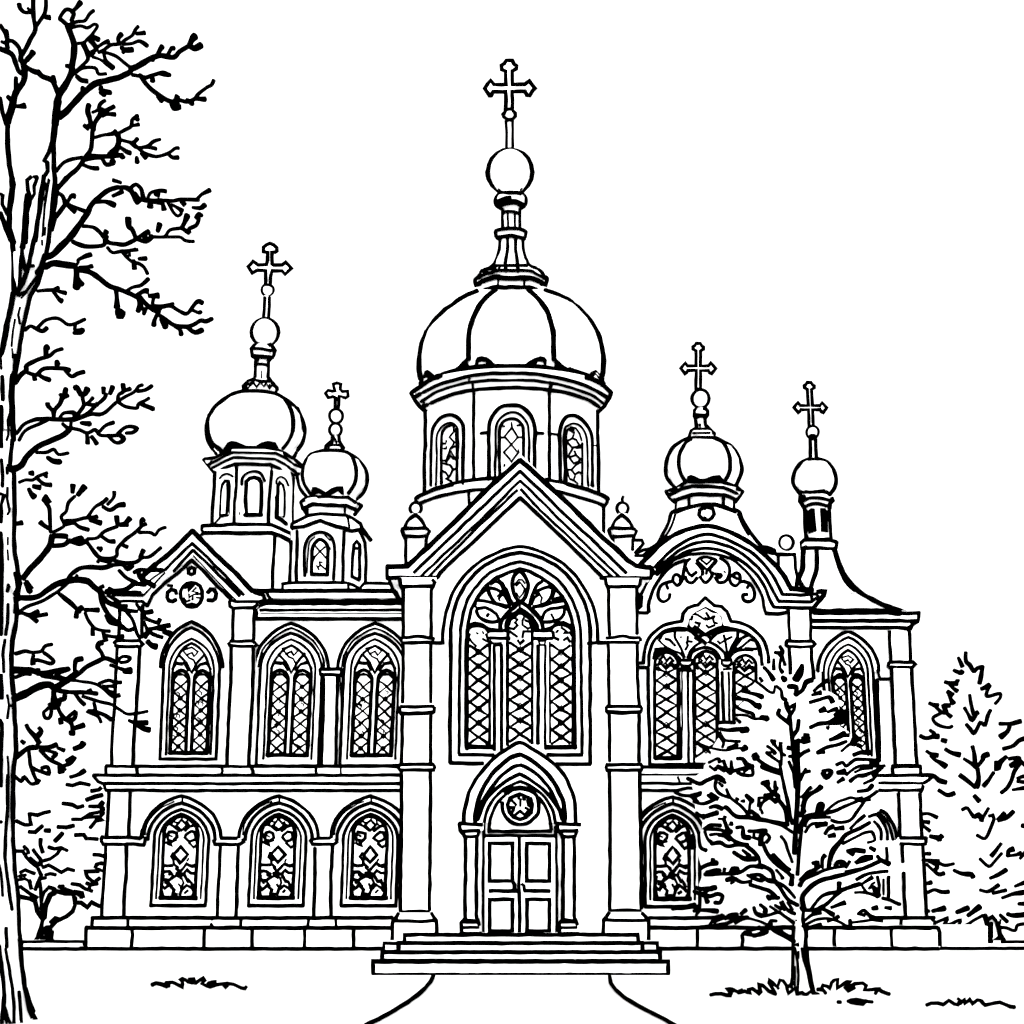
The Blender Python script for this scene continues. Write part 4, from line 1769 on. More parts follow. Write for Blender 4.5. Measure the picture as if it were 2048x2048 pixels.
k.ink("""
24 375 585 355 605 355 650 365 670 372 735
24 435 585 460 610 460 640 440 670 445 725
24 365 642 455 642
16 375 655 430 650
20 370 690 372 735
20 372 740 330 765 315 815
26 445 725 490 770 515 790 510 820
16 400 710 403 730
16 350 750 480 752
14 345 785 480 783
""", "proj")
k.ball(404, 510, 64, RY, 34)
k.build("cupola_neck", do)
cross(do, 386, RY, 68, 266, 140, 432, 18, 22)
# ---------------- far right turret
RT = 5.0
k = MB()
k.lathe(1318, [(95, 1260), (125, 1290), (135, 1320), (108, 1370), (100, 1500), (105, 1640), (145, 1655), (148, 1700), (120, 1725), (150, 1900), (230, 2060)], RT, 16)
k.ink("""
24s 1195 1320 1230 1300 1230 1290
30 1205 1280 1200 1330 1235 1390
28 1455 1300 1465 1320 1440 1345 1435 1390
28 1215 1250 1280 1258 1380 1255 1440 1275
22s 1220 1330 1280 1305 1350 1302 1435 1320
22s 1235 1380 1280 1358 1350 1350 1425 1370
24 1235 1390 1238 1500 1245 1640
22 1435 1390 1440 1500 1450 1640
f 1268 1400 1285 1385 1318 1388 1325 1480 1335 1570 1270 1590
f 1362 1385 1400 1385 1420 1410 1425 1580 1370 1572 1368 1480
18 1252 1400 1255 1570
20 1260 1630 1350 1635 1430 1630
22 1250 1600 1262 1630
24 1235 1640 1200 1670 1205 1720
24 1240 1640 1350 1640 1440 1640 1495 1655
26 1495 1655 1490 1700 1460 1715
26s 1200 1720 1260 1705 1350 1702 1460 1712
20 1220 1700 1250 1690
""", 'proj')
ko = k.build("turret", church, "thin open turret at the far right")
b = MB(); b.lathe(1316, [(60, 998), (110, 1025), (150, 1080), (170, 1150), (155, 1210), (120, 1262)], RT, 20)
b.ink("""
28s 1275 992 1210 1022 1165 1080 1143 1150 1155 1210 1205 1280
28s 1345 992 1420 1022 1465 1080 1490 1160 1475 1225 1440 1275
26 1275 997 1345 997
f 1200 1262 1240 1240 1300 1248 1350 1246 1390 1232 1420 1245 1445 1265 1400 1270 1240 1272
""", 'proj')
bo = b.build("cupola", church, "plain round cupola of the far right turret")
k = MB(); k.lathe(1307, [(28, 810), (30, 990)], RT, 8)
k.ink("26 1280 820 1284 900 1284 985\n24 1325 830 1328 900 1332 985\n50 1290 815 1312 815", RT - .1)
k.ball(1300, 778, 44, RT, 24); k.build("cross_shaft", bo)
cross(bo, 1283, RT, 380, 580, 132, 730, 17, 22, tilt=.05)
# chimney-like pinnacle and ball beside it
k = MB(); k.slab("1025 1760 1165 1760 1165 1880 1180 2040 1150 2040 1025 1860", 1.9, 2.4)
k.ink("""
28 1010 1755 1090 1760 1160 1757
22 1028 1765 1028 1860
22 1158 1765 1165 1860 1180 1930 1165 2030
""", 1.9)
k.build("pinnacle", church, "plain square pinnacle right of the arched gable")
b = MB(); b.ball(1088, 1662, 52, 2.1, 34); b.build("finial", church)
k = MB(); fr(1200, 1040)
k.slab("270 160 330 155 350 190 340 215 300 260 420 225 400 370 270 370", 1.5, 1.9)
k.ink("""
22 275 162 335 162 348 190 330 215 280 265
20 290 265 350 240 420 225
20 280 285 340 285 410 235
""", 1.5)
k.build("carved_scroll", church)
# ================================================================ ground, path, kerbs
bm_v = []; bm_f = []
xs = [-600, -60, -20, -8, 8, 20, 60, 600]
ys = [-60, -34, -14, -8, -4, -3, -1.9, -1.2, -.5, 0, 20, 60, 200, 900]
for y in ys:
    for x in xs:
        bm_v.append((x, y, gz(y)))
for j in range(len(ys) - 1):
    for i in range(len(xs) - 1):
        a = j * len(xs) + i
        bm_f.append((a, a + 1, a + 1 + len(xs), a + len(xs)))
me = bpy.data.meshes.new("ground"); me.from_pydata(bm_v, [], bm_f); me.materials.append(WHITE)
gr = bpy.data.objects.new("ground", me); col.objects.link(gr); gr["kind"] = "structure"

pth = MB(); fr(0, 0, 1)
L = nums("866 1952 862 1962 850 1976 835 1990 815 2004 790 2020 765 2034 740 2046 712 2060 690 2075")
R = nums("1219 1952 1222 1966 1232 1980 1248 1994 1268 2006 1292 2020 1315 2031 1336 2042 1360 2056 1385 2075")
lp = [G(*p) + Vector((0, 0, .004)) for p in L]; rp = [G(*p) + Vector((0, 0, .004)) for p in R]
for i in range(len(L) - 1):
    o = len(pth.v); pth.v += [tuple(lp[i]), tuple(rp[i]), tuple(rp[i + 1]), tuple(lp[i + 1])]
    pth.f.append([o, o + 3, o + 2, o + 1]); pth.m.append(0)
pth.stroke(L, 7.5, 'ground'); pth.stroke(R, 7, 'ground')
p = pth.build("path"); p["kind"] = "structure"

fr(0, 1565)
k = MB(); k.slab("170 1272 690 1272 690 1330 170 1330", Y1 - .1, Y1 + .25)
k.ink("""
20 180 1275 400 1272 680 1272
16 176 1290 176 1315
16 668 1285 670 1315
""", Y1 - .1)
k.ink("26 185 1330 400 1332 690 1332", "ground")
tag(k.build("low_kerb"), "low white kerb wall between the big bare tree and the church", "kerb")
fr(1565, 1520)
k = MB(); k.slab("1265 1450 2600 1450 2600 1510 1265 1510", YR - .3, YR)
k.ink("""
22 1270 1460 1400 1455 1600 1447 1680 1455
20 1750 1455 2000 1453 2600 1453
""", YR - .3)
k.ink("24 1265 1508 1600 1508 2600 1508", "ground")
tag(k.build("low_kerb"), "low white kerb wall running off the right edge of the church", "kerb")

# ================================================================ grass tufts
def tuft(lab, frm, ik):
    fr(*frm)
    t = MB()
    tx = [nums(l.split(None, 1)[1]) for l in ik.strip().splitlines()]
    allp = [N(q) for s_ in tx for q in s_]
    base = max(q[1] for q in allp)
    g0 = G(sum(q[0] for q in allp) / len(allp), base + 5)
    t.ink(ik, g0.y)
    o = t.build("grass_tuft")
    tag(o, lab, "grass tuft", "tufts of grass on the lawn")
tuft("ragged low grass tuft alone on the lawn left of the path", (0, 1565), """
30 1215 1620 1250 1605 1290 1612 1340 1632
24 1325 1600 1380 1600 1430 1620 1465 1635 1460 1590 1440 1570 1455 1565 1490 1580 1525 1610 1520 1570 1545 1570 1560 1610
26 1560 1605 1600 1580 1630 1565 1640 1580 1615 1610 1650 1625 1680 1635 1720 1620 1720 1595 1670 1605 1660 1615
24 1720 1620 1780 1610 1820 1605 1870 1615 1930 1645 1960 1650 1970 1635
24 1780 1610 1810 1640 1830 1615
30 1345 1610 1345 1632
""")
tuft("spiky grass left of the foot of the young tree", (1300, 1565), """
26 480 1700 520 1690 570 1690 610 1700 640 1700 650 1680 610 1650 660 1655 700 1675 740 1660
26 700 1680 720 1680 760 1670 800 1690 790 1655 820 1650 880 1690 885 1680 870 1610 900 1620 950 1670 1010 1690
22 1000 1680 950 1600 945 1580 980 1600 1020 1640 1040 1580 1065 1585 1090 1620 1110 1690 1150 1650
22 1100 1640 1120 1620 1150 1600
20 1020 1640 1030 1650
""")
tuft("spiky grass right of the foot of the young tree", (1300, 1565), """
22 1340 1655 1380 1650 1410 1690
24 1340 1655 1370 1660 1385 1620 1420 1630 1440 1650 1450 1600 1470 1580 1500 1570 1495 1650 1560 1600 1605 1585 1560 1640 1590 1670 1640 1640
24 1590 1640 1640 1610 1700 1605 1730 1625 1715 1665 1780 1655 1830 1645 1800 1690
28 1830 1650 1850 1670 1900 1690 1915 1695
""")
tuft("small flat grass patch under the young tree's right side", (1300, 1565), """
28 1500 1757 1525 1757
24 1580 1752 1610 1740 1650 1735 1700 1745 1780 1758
26 1600 1755 1640 1765 1700 1775 1730 1745
""")
tuft("flat jagged grass tuft at the lower right edge", (1565, 1565), """
26 1150 1780 1190 1765 1240 1765 1290 1780
24 1290 1775 1330 1745 1370 1770 1400 1775 1420 1740 1400 1730
24 1420 1770 1450 1730 1460 1770 1500 1730 1520 1770 1560 1740 1590 1745
26 1590 1745 1620 1780 1700 1765 1740 1760 1820 1790 1860 1795
""")

# ================================================================ trees
def branch(tree, frm, ik, yfn, name="branch", label=None, white=None):
    fr(*frm)
    b = MB(); b.club = True; b.cw = 2.2 if tree is big else .9
    b.ink(ik, yfn)
    if white:
        for poly, ya, yb in white: b.slab(poly, ya, yb)
    return b.build(name, tree, label)
def tilt(a, kx, ky=0, x0=0, y0=0):
    return lambda px, py: a + kx * (px - x0) + ky * (py - y0)

# ---- big bare tree at the left edge
TB = -7.0
base = G(30, 2040)
big = thing("bare_tree", "tall bare tree with forked limbs and budding twigs at the left edge", "tree", (base.x, TB, gz(TB)))
def limb(poly_l, poly_r, mb, y, depth=None):
    """round white limb between two traced sides"""
    n = len(poly_l)
    o = len(mb.v); K = 10
    mb.axis_y = y; mb.bvh = None
    for a, b in zip(poly_l, poly_r):
        pa, pb = P(*N(a), y), P(*N(b), y)
        c = (pa + pb) / 2; h = (pb - pa) / 2 * .94
        for k in range(K):
            an = 2 * math.pi * k / K
            mb.v.append((c.x + h.x * math.cos(an), y + h.length * math.sin(an), c.z + h.z * math.cos(an)))
    for i in range(n - 1):
        for k in range(K):
            k2 = (k + 1) % K
            mb.f.append([o + i * K + k, o + i * K + k2, o + (i + 1) * K + k2, o + (i + 1) * K + k]); mb.m.append(0)
t = MB()
fr(0, 1565)
limb(nums("-20 -2200 -60 -1400 -70 -600 -90 0 -100 700 -120 1200 -160 2000"), nums("110 -2200 112 -1400 110 -600 100 0 130 700 165 1200 330 2000"), t, TB)
fr(0, 360)
limb(nums("100 600 110 800 90 900 60 1100 20 1350 -20 1600 -30 2000"), nums("360 600 330 750 240 900 200 1050 160 1250 120 1500 100 2000"), t, TB)
# trunk strokes
fr(0, 1565)
Q = TB - .25
t.push = .12
t.ink("""
28 105 -60 100 200 108 500 120 700 145 900 155 1200 162 1260
36,26 160 1250 175 1450 200 1650 235 1800 290 1900 340 2000
f 215 1640 250 1760 280 1830 262 1880 250 1890 220 1820 205 1740 200 1660
24 60 -60 60 200 45 400 40 600 65 800 95 1020
26 50 1160 55 1320
22 45 1330 75 1500 100 1650 112 1800 110 1940
22 150 1670 160 1800 175 1930
20 -10 650 10 750 20 910
30 -10 1300 10 1450 25 1600 35 1700 20 1850 15 1930
22 30 1780 60 1880 85 1930
24 0 310 10 320
16 30 1820 55 1930
""", "proj")
fr(0, 1150)
t.ink("""
30 120 -20 135 40 150 200
36 125 180 135 300 125 400 100 520 90 640 95 800 108 950
34 112 980 115 1100 125 1250 130 1400 110 1540 105 1640 105 1950
34 -5 0 10 200 8 400 5 480
22 65 230 60 380 45 480
22 40 515 20 640 30 780
34 5 800 8 900 10 990
18 60 960 70 1040 60 1150
16 70 1050 110 1040
30 -5 1160 15 1190 10 1400 5 1690
16 60 1450 68 1600 65 1940
20 65 75 75 90 60 130
""", "proj")
fr(0, 740)
t.ink("""
42 118 20 95 100 92 250 100 400 112 560
30 100 560 85 700 78 800
34 110 820 115 900 118 1100 112 1300 115 1450 140 1600 155 1680
34 155 1680 135 1800 125 1940
30 20 50 20 150 22 240
30 10 290 12 450 8 620
26 10 720 20 850 20 930
24 0 990 30 1000 10 1080 10 1220
18 60 940 55 1030 75 1120
16 75 1130 60 1155
34 0 1300 8 1400 10 1640 8 1940
14 62 1340 62 1400
14 62 1440 66 1520
22 65 1715 60 1775
14 65 1870 65 1930
18 85 330 65 400 68 520 55 560
12 100 440 95 340
20 55 780 60 830
20 60 760 90 780 130 770
""", "proj")
fr(0, 360)
t.ink("""
40 95 -20 100 60 85 150 75 260
38 70 380 100 500 108 620 110 880
40 105 900 85 1020 60 1130 40 1250 20 1350 5 1420
18 5 1420 8 1510
32 340 720 300 830 240 930 215 1050 190 1150 170 1250 150 1400 125 1530 110 1590
30 125 1400 118 1540
46 105 1560 95 1700 100 1950
16 160 1020 145 1080 158 1150
16 120 1115 105 1200 90 1330
14 95 1350 105 1420 130 1420
24 130 905 150 920 210 890 250 830 335 730
12 170 945 215 900
26 175 540 160 700 155 850 140 890
40 215 120 200 300 190 480 180 540
24 175 540 195 720
34 350 20 315 250 285 420 245 600 235 660 180 830 145 885
26 270 685 240 690
16 395 0 360 200 345 400 340 440
12 365 380 360 440
16 335 480 338 520
32 440 10 415 200 405 380 375 560 360 640
42 360 600 330 700 300 740
30 530 -20 460 70 435 220 420 290
34 520 200 440 300 415 400
""", "proj")
fr(0, 0)
t.ink("""
40 60 1000 60 1150 75 1320 105 1470 90 1600 75 1700 75 1820 110 1940
36 0 1700 40 1800 90 1930
30 0 780 20 900 50 1000
26 0 1550 20 1560 20 1640 60 1720
60 440 1000 450 900 465 800
30 430 1000 415 1130 390 1220 350 1290
34 450 1000 430 1150 430 1350 440 1420 440 1560 415 1700 400 1800 390 1940
28 250 1412 215 1440 222 1520 240 1590
22 270 1415 300 1410
24 300 1415 272 1490 275 1550 250 1590
40 240 1590 215 1700 200 1940
34 375 1295 380 1370 360 1400
32 350 1410 325 1550 305 1750 285 1930
14 390 1430 362 1600 345 1850
14 345 1850 340 1890 355 1870
20 425 1040 430 1080 420 1130
""", "proj")
t.build("trunk", big)
# limbs of the big tree (each leans a little towards or away from the viewer)
B = lambda frm, ik, kx, ky=0, x0=100, y0=0: branch(big, frm, ik, tilt(TB - .2, kx, ky, x0, y0))
B((0, 0), """
40,60 200 560 190 650 130 740 90 880 60 980
30 130 620 125 740 110 800
30 60 770 90 800
26,34 120 850 170 850 200 845
40,24 180 410 165 470 185 500 190 560
34 180 440 240 320 280 240 270 160 265 60 265 -10
30,24 285 210 350 120 365 60 365 -10
34 360 135 400 140
26 255 100 200 100 165 70 155 30
16 220 60 240 85
40 215 480 250 440 265 415
18 190 480 215 500
30 165 430 150 380 100 330 60 320 40 260 0 200
26 45 240 60 260 55 350 60 390
20 10 335 45 345
40,30 0 390 90 430 120 500 150 570 190 600
30 190 520 250 560 310 580
40 300 570 340 610 410 640 440 690 470 760
34 425 610 430 660
""", .004, .002)
B((0, 0), """
60,44 450 950 455 850 470 770 520 680 570 590 580 520 595 400 590 340 560 260 535 200
26 525 525 555 530
30 540 200 500 165 480 145 520 85 560 80 590 110 570 165
30 575 100 620 50 645 20
26 560 195 620 175 680 165 720 110 750 85
24 560 225 640 210 700 225 755 195 780 215 740 270 700 310 670 340 600 350
30 740 290 790 320
22 670 340 700 400 720 440 750 420
26 660 350 690 420 700 480 640 540 590 590
30 700 440 760 400 770 380 740 340 720 320
26 780 380 830 345 870 330
26 790 420 830 400 890 360 960 350 1000 320 1060 280 1085 240 1105 215
26 1090 270 1160 260
30 950 345 945 310 970 275
24 980 355 1060 345 1110 330 1150 345 1180 370
34 970 380 1000 400 1060 395
24 1000 395 985 420
20 740 455 800 475 850 510 905 555
24 830 430 850 490 910 545
24 800 410 880 430 940 460 1040 535
24 600 590 660 545 760 540 790 590 850 590
30 610 610 650 640 700 650
""", .003, -.003)
B((0, 0), """
60,40 480 930 540 880 640 770 680 730 760 670 860 645 960 615 1030 580 1050 550
50,34 1050 550 1120 520 1220 460 1290 445 1390 460 1440 410 1510 370
44 1510 370 1540 310 1560 290
38 1520 370 1560 385 1605 360
30 1250 450 1280 400 1300 370
28 1340 440 1370 390 1390 385
26 1220 460 1220 485
34 660 700 665 740
30 810 690 810 720 880 740
26 800 740 835 760
30 1060 600 1130 610 1170 620 1230 600 1300 580 1350 600
30 1220 620 1220 650
34,28 1120 600 1170 670 1220 720 1290 770 1370 810 1430 800 1500 815 1560 790 1590 750 1650 700 1690 680 1710 640
36 1400 810 1420 770
30 1500 800 1540 830
30 1570 790 1640 795
26 1260 770 1295 810
30 1370 820 1390 870 1430 860 1410 830
26 1280 590 1320 600 1355 600
""", -.006, .001)
B((0, 0), """
26,30 450 1370 500 1310 560 1280 660 1260
40,30 460 1510 540 1420 600 1370 650 1310 690 1250 730 1180 740 1060 750 1030
34 750 1040 760 980 800 920 820 880
28 700 1010 730 1000
28 670 1000 710 1030
34 730 1020 720 950 700 890 710 840
22 740 900 780 880 800 830 840 805
24 790 890 850 880 910 855
26 820 930 860 915 920 915
24 750 1100 830 1080 900 1070 925 1050
30 930 1080 1000 1040 1050 1010 1060 960 1100 925
26 1090 920 1100 960
22 1050 1010 1110 995
40 940 1070 950 1130 930 1190 880 1240
24 970 1120 1060 1140 1100 1110
26 1040 1140 1100 1180 1180 1170 1230 1130 1280 1115
24 1120 1180 1200 1180 1250 1190
26 1080 1160 1150 1220 1250 1250 1340 1230 1400 1190 1430 1185
26 1340 1230 1380 1260 1425 1260
30 1130 1220 1170 1265
30 940 1170 1010 1210 1045 1220
34 690 1250 780 1250 880 1250 980 1240
34 980 1245 985 1260
26 660 1290 750 1265 820 1260
28 820 1270 850 1315 900 1305 890 1280
26 660 1310 720 1340 785 1345
30 1095 1260 1100 1300
""", .006, -.001)
B((0, 360), """
60,34 370 610 430 590 540 480 620 380 690 280 730 200 800 130 870 80 950 55
24 460 100 500 130 520 190
30 530 190 570 130 600 130
24 540 190 600 220 680 250
24 540 200 600 260
30 760 180 830 170 880 185 920 205
26 900 130 980 90
34 950 60 1000 60 1050 80
22 970 20 900 0
26 1050 60 1090 35 1130 70 1145 130 1150 170
40 1040 70 1080 140 1110 180
20 1080 100 1110 150
34 1150 160 1220 170 1300 175
24 1185 140 1210 100 1280 85 1330 90
34 1240 110 1270 120
36 1200 180 1200 220
30 1300 180 1315 240
26,30 1310 165 1390 165 1450 155 1590 160
28 1450 170 1480 200
26 1580 150 1620 110 1680 80
22 1340 170 1380 250 1420 290 1450 260 1400 210 1370 200
20 1400 210 1465 245
24 1540 220 1600 225
34 1610 225 1640 200
""", .004, .002, 100, 400)
B((0, 360), """
26,34 660 370 740 375 790 410 830 460 870 500 930 510 1000 515 1080 480
34 830 460 850 410
24 860 450 850 480 870 500
34 580 490 620 510 680 530 760 530 830 520 840 480
34 1090 480 1060 400 1030 370 1025 300
30 1090 470 1140 440 1190 415
30 1100 475 1170 490 1220 450
24 1150 470 1170 450
24 1200 450 1310 455 1360 400 1450 385
24 1300 460 1430 455 1480 485 1550 490
34 1450 390 1480 330 1500 280
30 1460 390 1510 420 1515 390 1570 360 1590 310 1570 300 1590 270 1615 285
34 1260 410 1280 350
24 860 540 900 580 980 570 1010 580
26 980 570 1080 560 1090 555
24 980 580 1050 650 1110 670 1150 700 1180 750
30 1070 640 1075 710
26 1110 628 1170 628
20 1035 580 1035 610
""", -.003, .003, 140, 700)
B((0, 360), """
52,50 360 695 420 670 500 675 600 690
24 600 690 625 660 625 640 680 610 730 595
26 640 700 700 695 740 685
20 620 700 640 720
44 610 710 612 780 615 860
30 620 780 660 840
40,34 640 720 720 740 800 790 880 850 1000 890 1100 940
24 1010 890 1060 860 1130 840 1185 790
30 1100 920 1150 890 1185 890
34 925 880 935 960 935 1020
60 945 1050 970 1080
44 940 1090 975 1085
26 1100 940 1115 990 1105 1050
30 1150 1070 1160 1030
20 1130 980 1140 1040
34 1110 930 1180 1000 1240 1040 1280 1020
34 1190 930 1270 925
24 1230 940 1225 1000 1290 1010 1390 990
26 1290 1020 1370 1010 1440 1050 1490 1070 1530 1040
30 1520 1050 1560 990 1590 970 1620 985
24 1540 1040 1590 1060 1605 1050
20 1250 1040 1280 1060
30 1260 1070 1235 1120 1230 1165
30,34 1270 1080 1330 1120 1390 1160 1480 1175 1540 1160 1600 1125 1650 1130 1695 1110
34 1290 1110 1325 1180
26 1400 1170 1440 1200 1450 1240
30 1500 1180 1560 1220 1620 1200
""", .003, -.002, 90, 1000)
B((0, 360), """
24 300 890 360 880 430 880 470 860
24 460 890 530 905
28 430 890 470 950 500 970
26 200 1200 240 1170 290 1190 340 1210 375 1185
26 300 1180 370 1120 470 1110 540 1155 600 1150 680 1115
24 600 1160 600 1200 670 1200
30 590 1225 640 1220 660 1195
40,26 120 1620 170 1560 210 1520 215 1480 310 1435 390 1410 440 1370 500 1350
34 365 1410 370 1350 385 1335
30 220 1540 290 1560 350 1510 480 1505 530 1510 560 1520
30 270 1560 280 1600
30 310 1560 350 1585 400 1600
26 520 1520 570 1570 620 1550 670 1535
36 455 1450 460 1475
""", .006, 0, 40, 1100)
B((0, 740), """
24,34 130 510 190 440 270 400 350 390 450 395 580 395
26 150 560 200 490 290 440 380 400
26 470 390 510 345 580 340 600 360
26 430 380 420 330 385 290 380 265
30 430 370 440 320 480 270 500 220 540 205
30 480 200 510 200 530 150
28 590 380 640 330 670 280 660 220 680 190
34 650 200 620 150 600 140
40 680 190 700 150
22 690 270 720 250 745 225
26 690 270 760 280 780 270
28 590 400 700 350 760 290 830 230 850 190
28 830 190 830 140
34 880 190 900 135
34,26 590 400 720 355 820 350 930 260
26 940 250 950 200 985 170 985 110
24 985 170 1040 150
24 940 250 1010 210 1080 170 1110 130 1140 120
26 1100 170 1160 160 1215 130
26 940 250 1000 290 1090 305 1110 270 1190 225
30 1130 270 1200 300 1225 315
26 575 400 570 460 640 480 700 505 760 480 800 520 870 525 950 520
30 650 425 720 430
24 800 490 850 440 910 420
26 940 510 1000 460 1050 450 1095 465 1060 500 1010 505
26 870 530 920 580 960 580 990 550 960 520
28 695 510 700 590
26 730 530 775 590
26 500 430 545 470
40,50 560 470 520 510 420 560 310 610 220 690 170 760 100 800
24 290 660 370 660 430 635 470 675 545 665
34 380 700 430 730 480 735
""", -.004, .003, 60, 1000)
B((0, 740), """
24 150 900 200 880 260 880 300 850 380 820
26 300 870 350 910 410 920
30 360 850 375 850
36 235 825 265 825
30 265 930 325 940
34 230 950 250 990 280 1020
30 130 1230 180 1220
44,50 180 1670 250 1580 340 1490 400 1400 415 1330
26,30 405 1300 400 1200 395 1110 360 1050 350 1035 370 1000
24 375 1020 400 1060
30 400 1270 350 1240 320 1215
26 420 1300 500 1260 510 1230 490 1170 530 1130 550 1060 600 1010
34 580 980 585 920
36 620 1000 680 930
24 520 1240 590 1230 640 1260 710 1280
26 520 1210 600 1200 690 1185 750 1175
24 700 1180 760 1100 820 1060 860 1025
22 860 1080 910 1020 915 970
30 820 1090 880 1120 940 1085 1000 1075
30 720 1200 810 1225
24 710 1190 780 1170
30 410 1370 440 1330 540 1330
34 420 1410 510 1400 560 1370 640 1390 700 1360
50 590 1370 660 1360
26 700 1350 780 1340 840 1290 940 1250
30 940 1240 935 1170
36 960 1240 1020 1235
34 1000 1230 1040 1185
26 810 1330 870 1370 920 1370
30,26 690 1370 750 1450 800 1500 870 1510 930 1490 940 1430 1000 1360 1080 1300 1130 1250
26 1130 1250 1130 1210 1150 1190
22 1130 1250 1170 1230
24 1110 1300 1200 1300 1240 1320 1270 1280 1325 1260
24 980 1400 1020 1415
26 780 1420 805 1440 800 1420
""", .004, .002, 60, 1160)
B((0, 740), """
40,50 140 1820 280 1820 380 1760 460 1710 550 1685 630 1680
24 160 1930 220 1890 330 1850 420 1800 500 1740 560 1690
34 550 1690 560 1650 630 1590 720 1580 830 1580 900 1560
24 620 1640 590 1690
24 780 1540 800 1520 870 1530
26 860 1540 900 1520 980 1540 1080 1540 1140 1500 1200 1490 1290 1420
30 1120 1500 1150 1440
28 900 1560 980 1560 1020 1590 1060 1560
20 990 1540 1060 1560
50,40 630 1680 700 1690 760 1740 820 1790
24 800 1740 830 1730
26 950 1600 1010 1660 1080 1700 1100 1720
34 1080 1700 1000 1760 930 1770 870 1760
34 870 1750 900 1770 850 1775
30 1070 1620 1110 1600 1170 1600 1300 1600
30 1110 1600 1120 1660 1180 1700 1240 1730
26 1170 1700 1150 1640 1220 1590
24 1130 1680 1160 1720 1100 1710
24 990 1790 1060 1780 1130 1790
28,24 470 1790 540 1850 600 1900 640 1940
24 200 1700 230 1770 250 1760
30 210 1690 250 1750
40 160 1700 130 1800
""", .001, .002, 60, 1180)
B((0, 1150), """
30,24 480 150 560 210 620 270 670 270
34 610 340 620 290 660 260
30 680 280 790 280
24 680 300 700 350 740 410 800 440 880 450
26 740 410 745 480
26 820 440 850 530
24 830 480 930 495 990 490
24 150 310 180 305 240 320 310 290
26 230 320 300 375
24 260 335 380 315
40,26 800 120 850 210 930 250 1000 280 1100 290
34 800 140 820 230 880 330 960 390
24 860 160 940 210
20 880 240 1020 250
30 850 320 880 380 960 400 1020 440 1070 430
26 1010 290 1060 360 1090 460 1120 510
24 970 400 990 430
26 1090 230 1150 300 1220 290
26 1150 310 1170 350 1260 380 1280 350
26 1170 440 1260 420 1360 400
22 1150 370 1200 460 1300 500
24 1130 500 1200 440 1240 430 1300 440 1370 460
34 1370 480 1310 450
30 1160 500 1200 440
38 1180 530 1210 560 1255 575
28,24 120 630 200 610 260 620 330 610 360 570 420 555
26 270 640 260 690 300 680 400 710 430 690 390 650 350 620
34 260 690 265 715
50,36 110 760 240 760 330 790 430 770 550 750
26 305 800 305 750
34 330 800 480 830 560 830 640 780 700 730 780 690 850 665 920 700
30 600 770 600 720 610 680 660 670
30 830 660 810 620 780 580 790 550 820 540
24 930 700 980 650 1040 660 1020 690 960 700
24 880 720 940 740 1000 760 1050 760
40 990 770 1050 765
20 440 800 560 750
""", .001, .001, 60, 1300)
B((0, 1150), """
60,50 110 990 200 950 320 890 400 880 440 900 540 840 620 780
26 120 820 200 790 250 790
22 450 800 560 840 640 850 720 860 800 890 880 960 910 980
24 790 870 870 840 920 860 970 860
20 820 890 910 890
24 850 900 870 930 920 950
26 930 970 960 960
34,30 430 910 520 935 680 940 780 950
26 600 950 640 1000 680 1040
24 660 970 720 990 790 1010 900 1040 960 1080 1010 1110 1080 1110 1180 1090
24 700 930 730 920
40 430 930 435 1020
34 520 960 515 990 480 1000 460 1040 430 1060
30 460 1040 480 1100 520 1150 570 1190 580 1250
26 400 1050 370 1080 350 1100 360 1140 390 1145 410 1110 410 1060 390 1030
30 480 1150 490 1190
24 530 1150 600 1090 600 1140 560 1170
34 590 1230 670 1200
40 560 1260 590 1260
24 750 1020 760 1080 700 1090 780 1130 810 1180
24 760 1090 830 1120 890 1160
26 1030 1160 1080 1180 1180 1180
34 1090 1190 1150 1230 1200 1240
""", .001, 0, 60, 1400)
B((0, 1150), """
36,26 130 1460 200 1400 240 1380 300 1380
30 210 1200 230 1240 280 1290 310 1340
30 310 1220 330 1250 300 1290
24 290 1370 320 1330
26 300 1375 400 1375 460 1355
24 460 1380 515 1405
24 320 1390 400 1410 450 1430 420 1460
28 320 1400 400 1480 480 1520 520 1560
40 480 1530 490 1580
26 480 1530 560 1510 600 1460
30 530 1490 590 1460
36 590 1390 650 1370 670 1340
28 560 1615 630 1595 680 1565
30,26 230 1390 240 1500 260 1570 290 1640 300 1670
30 260 1540 320 1570 390 1590 380 1540 330 1545
26 120 1610 170 1650 190 1615 250 1670 310 1655
34 300 1660 310 1640
24 170 1325 195 1345
""", .004, 0, 30, 1500)

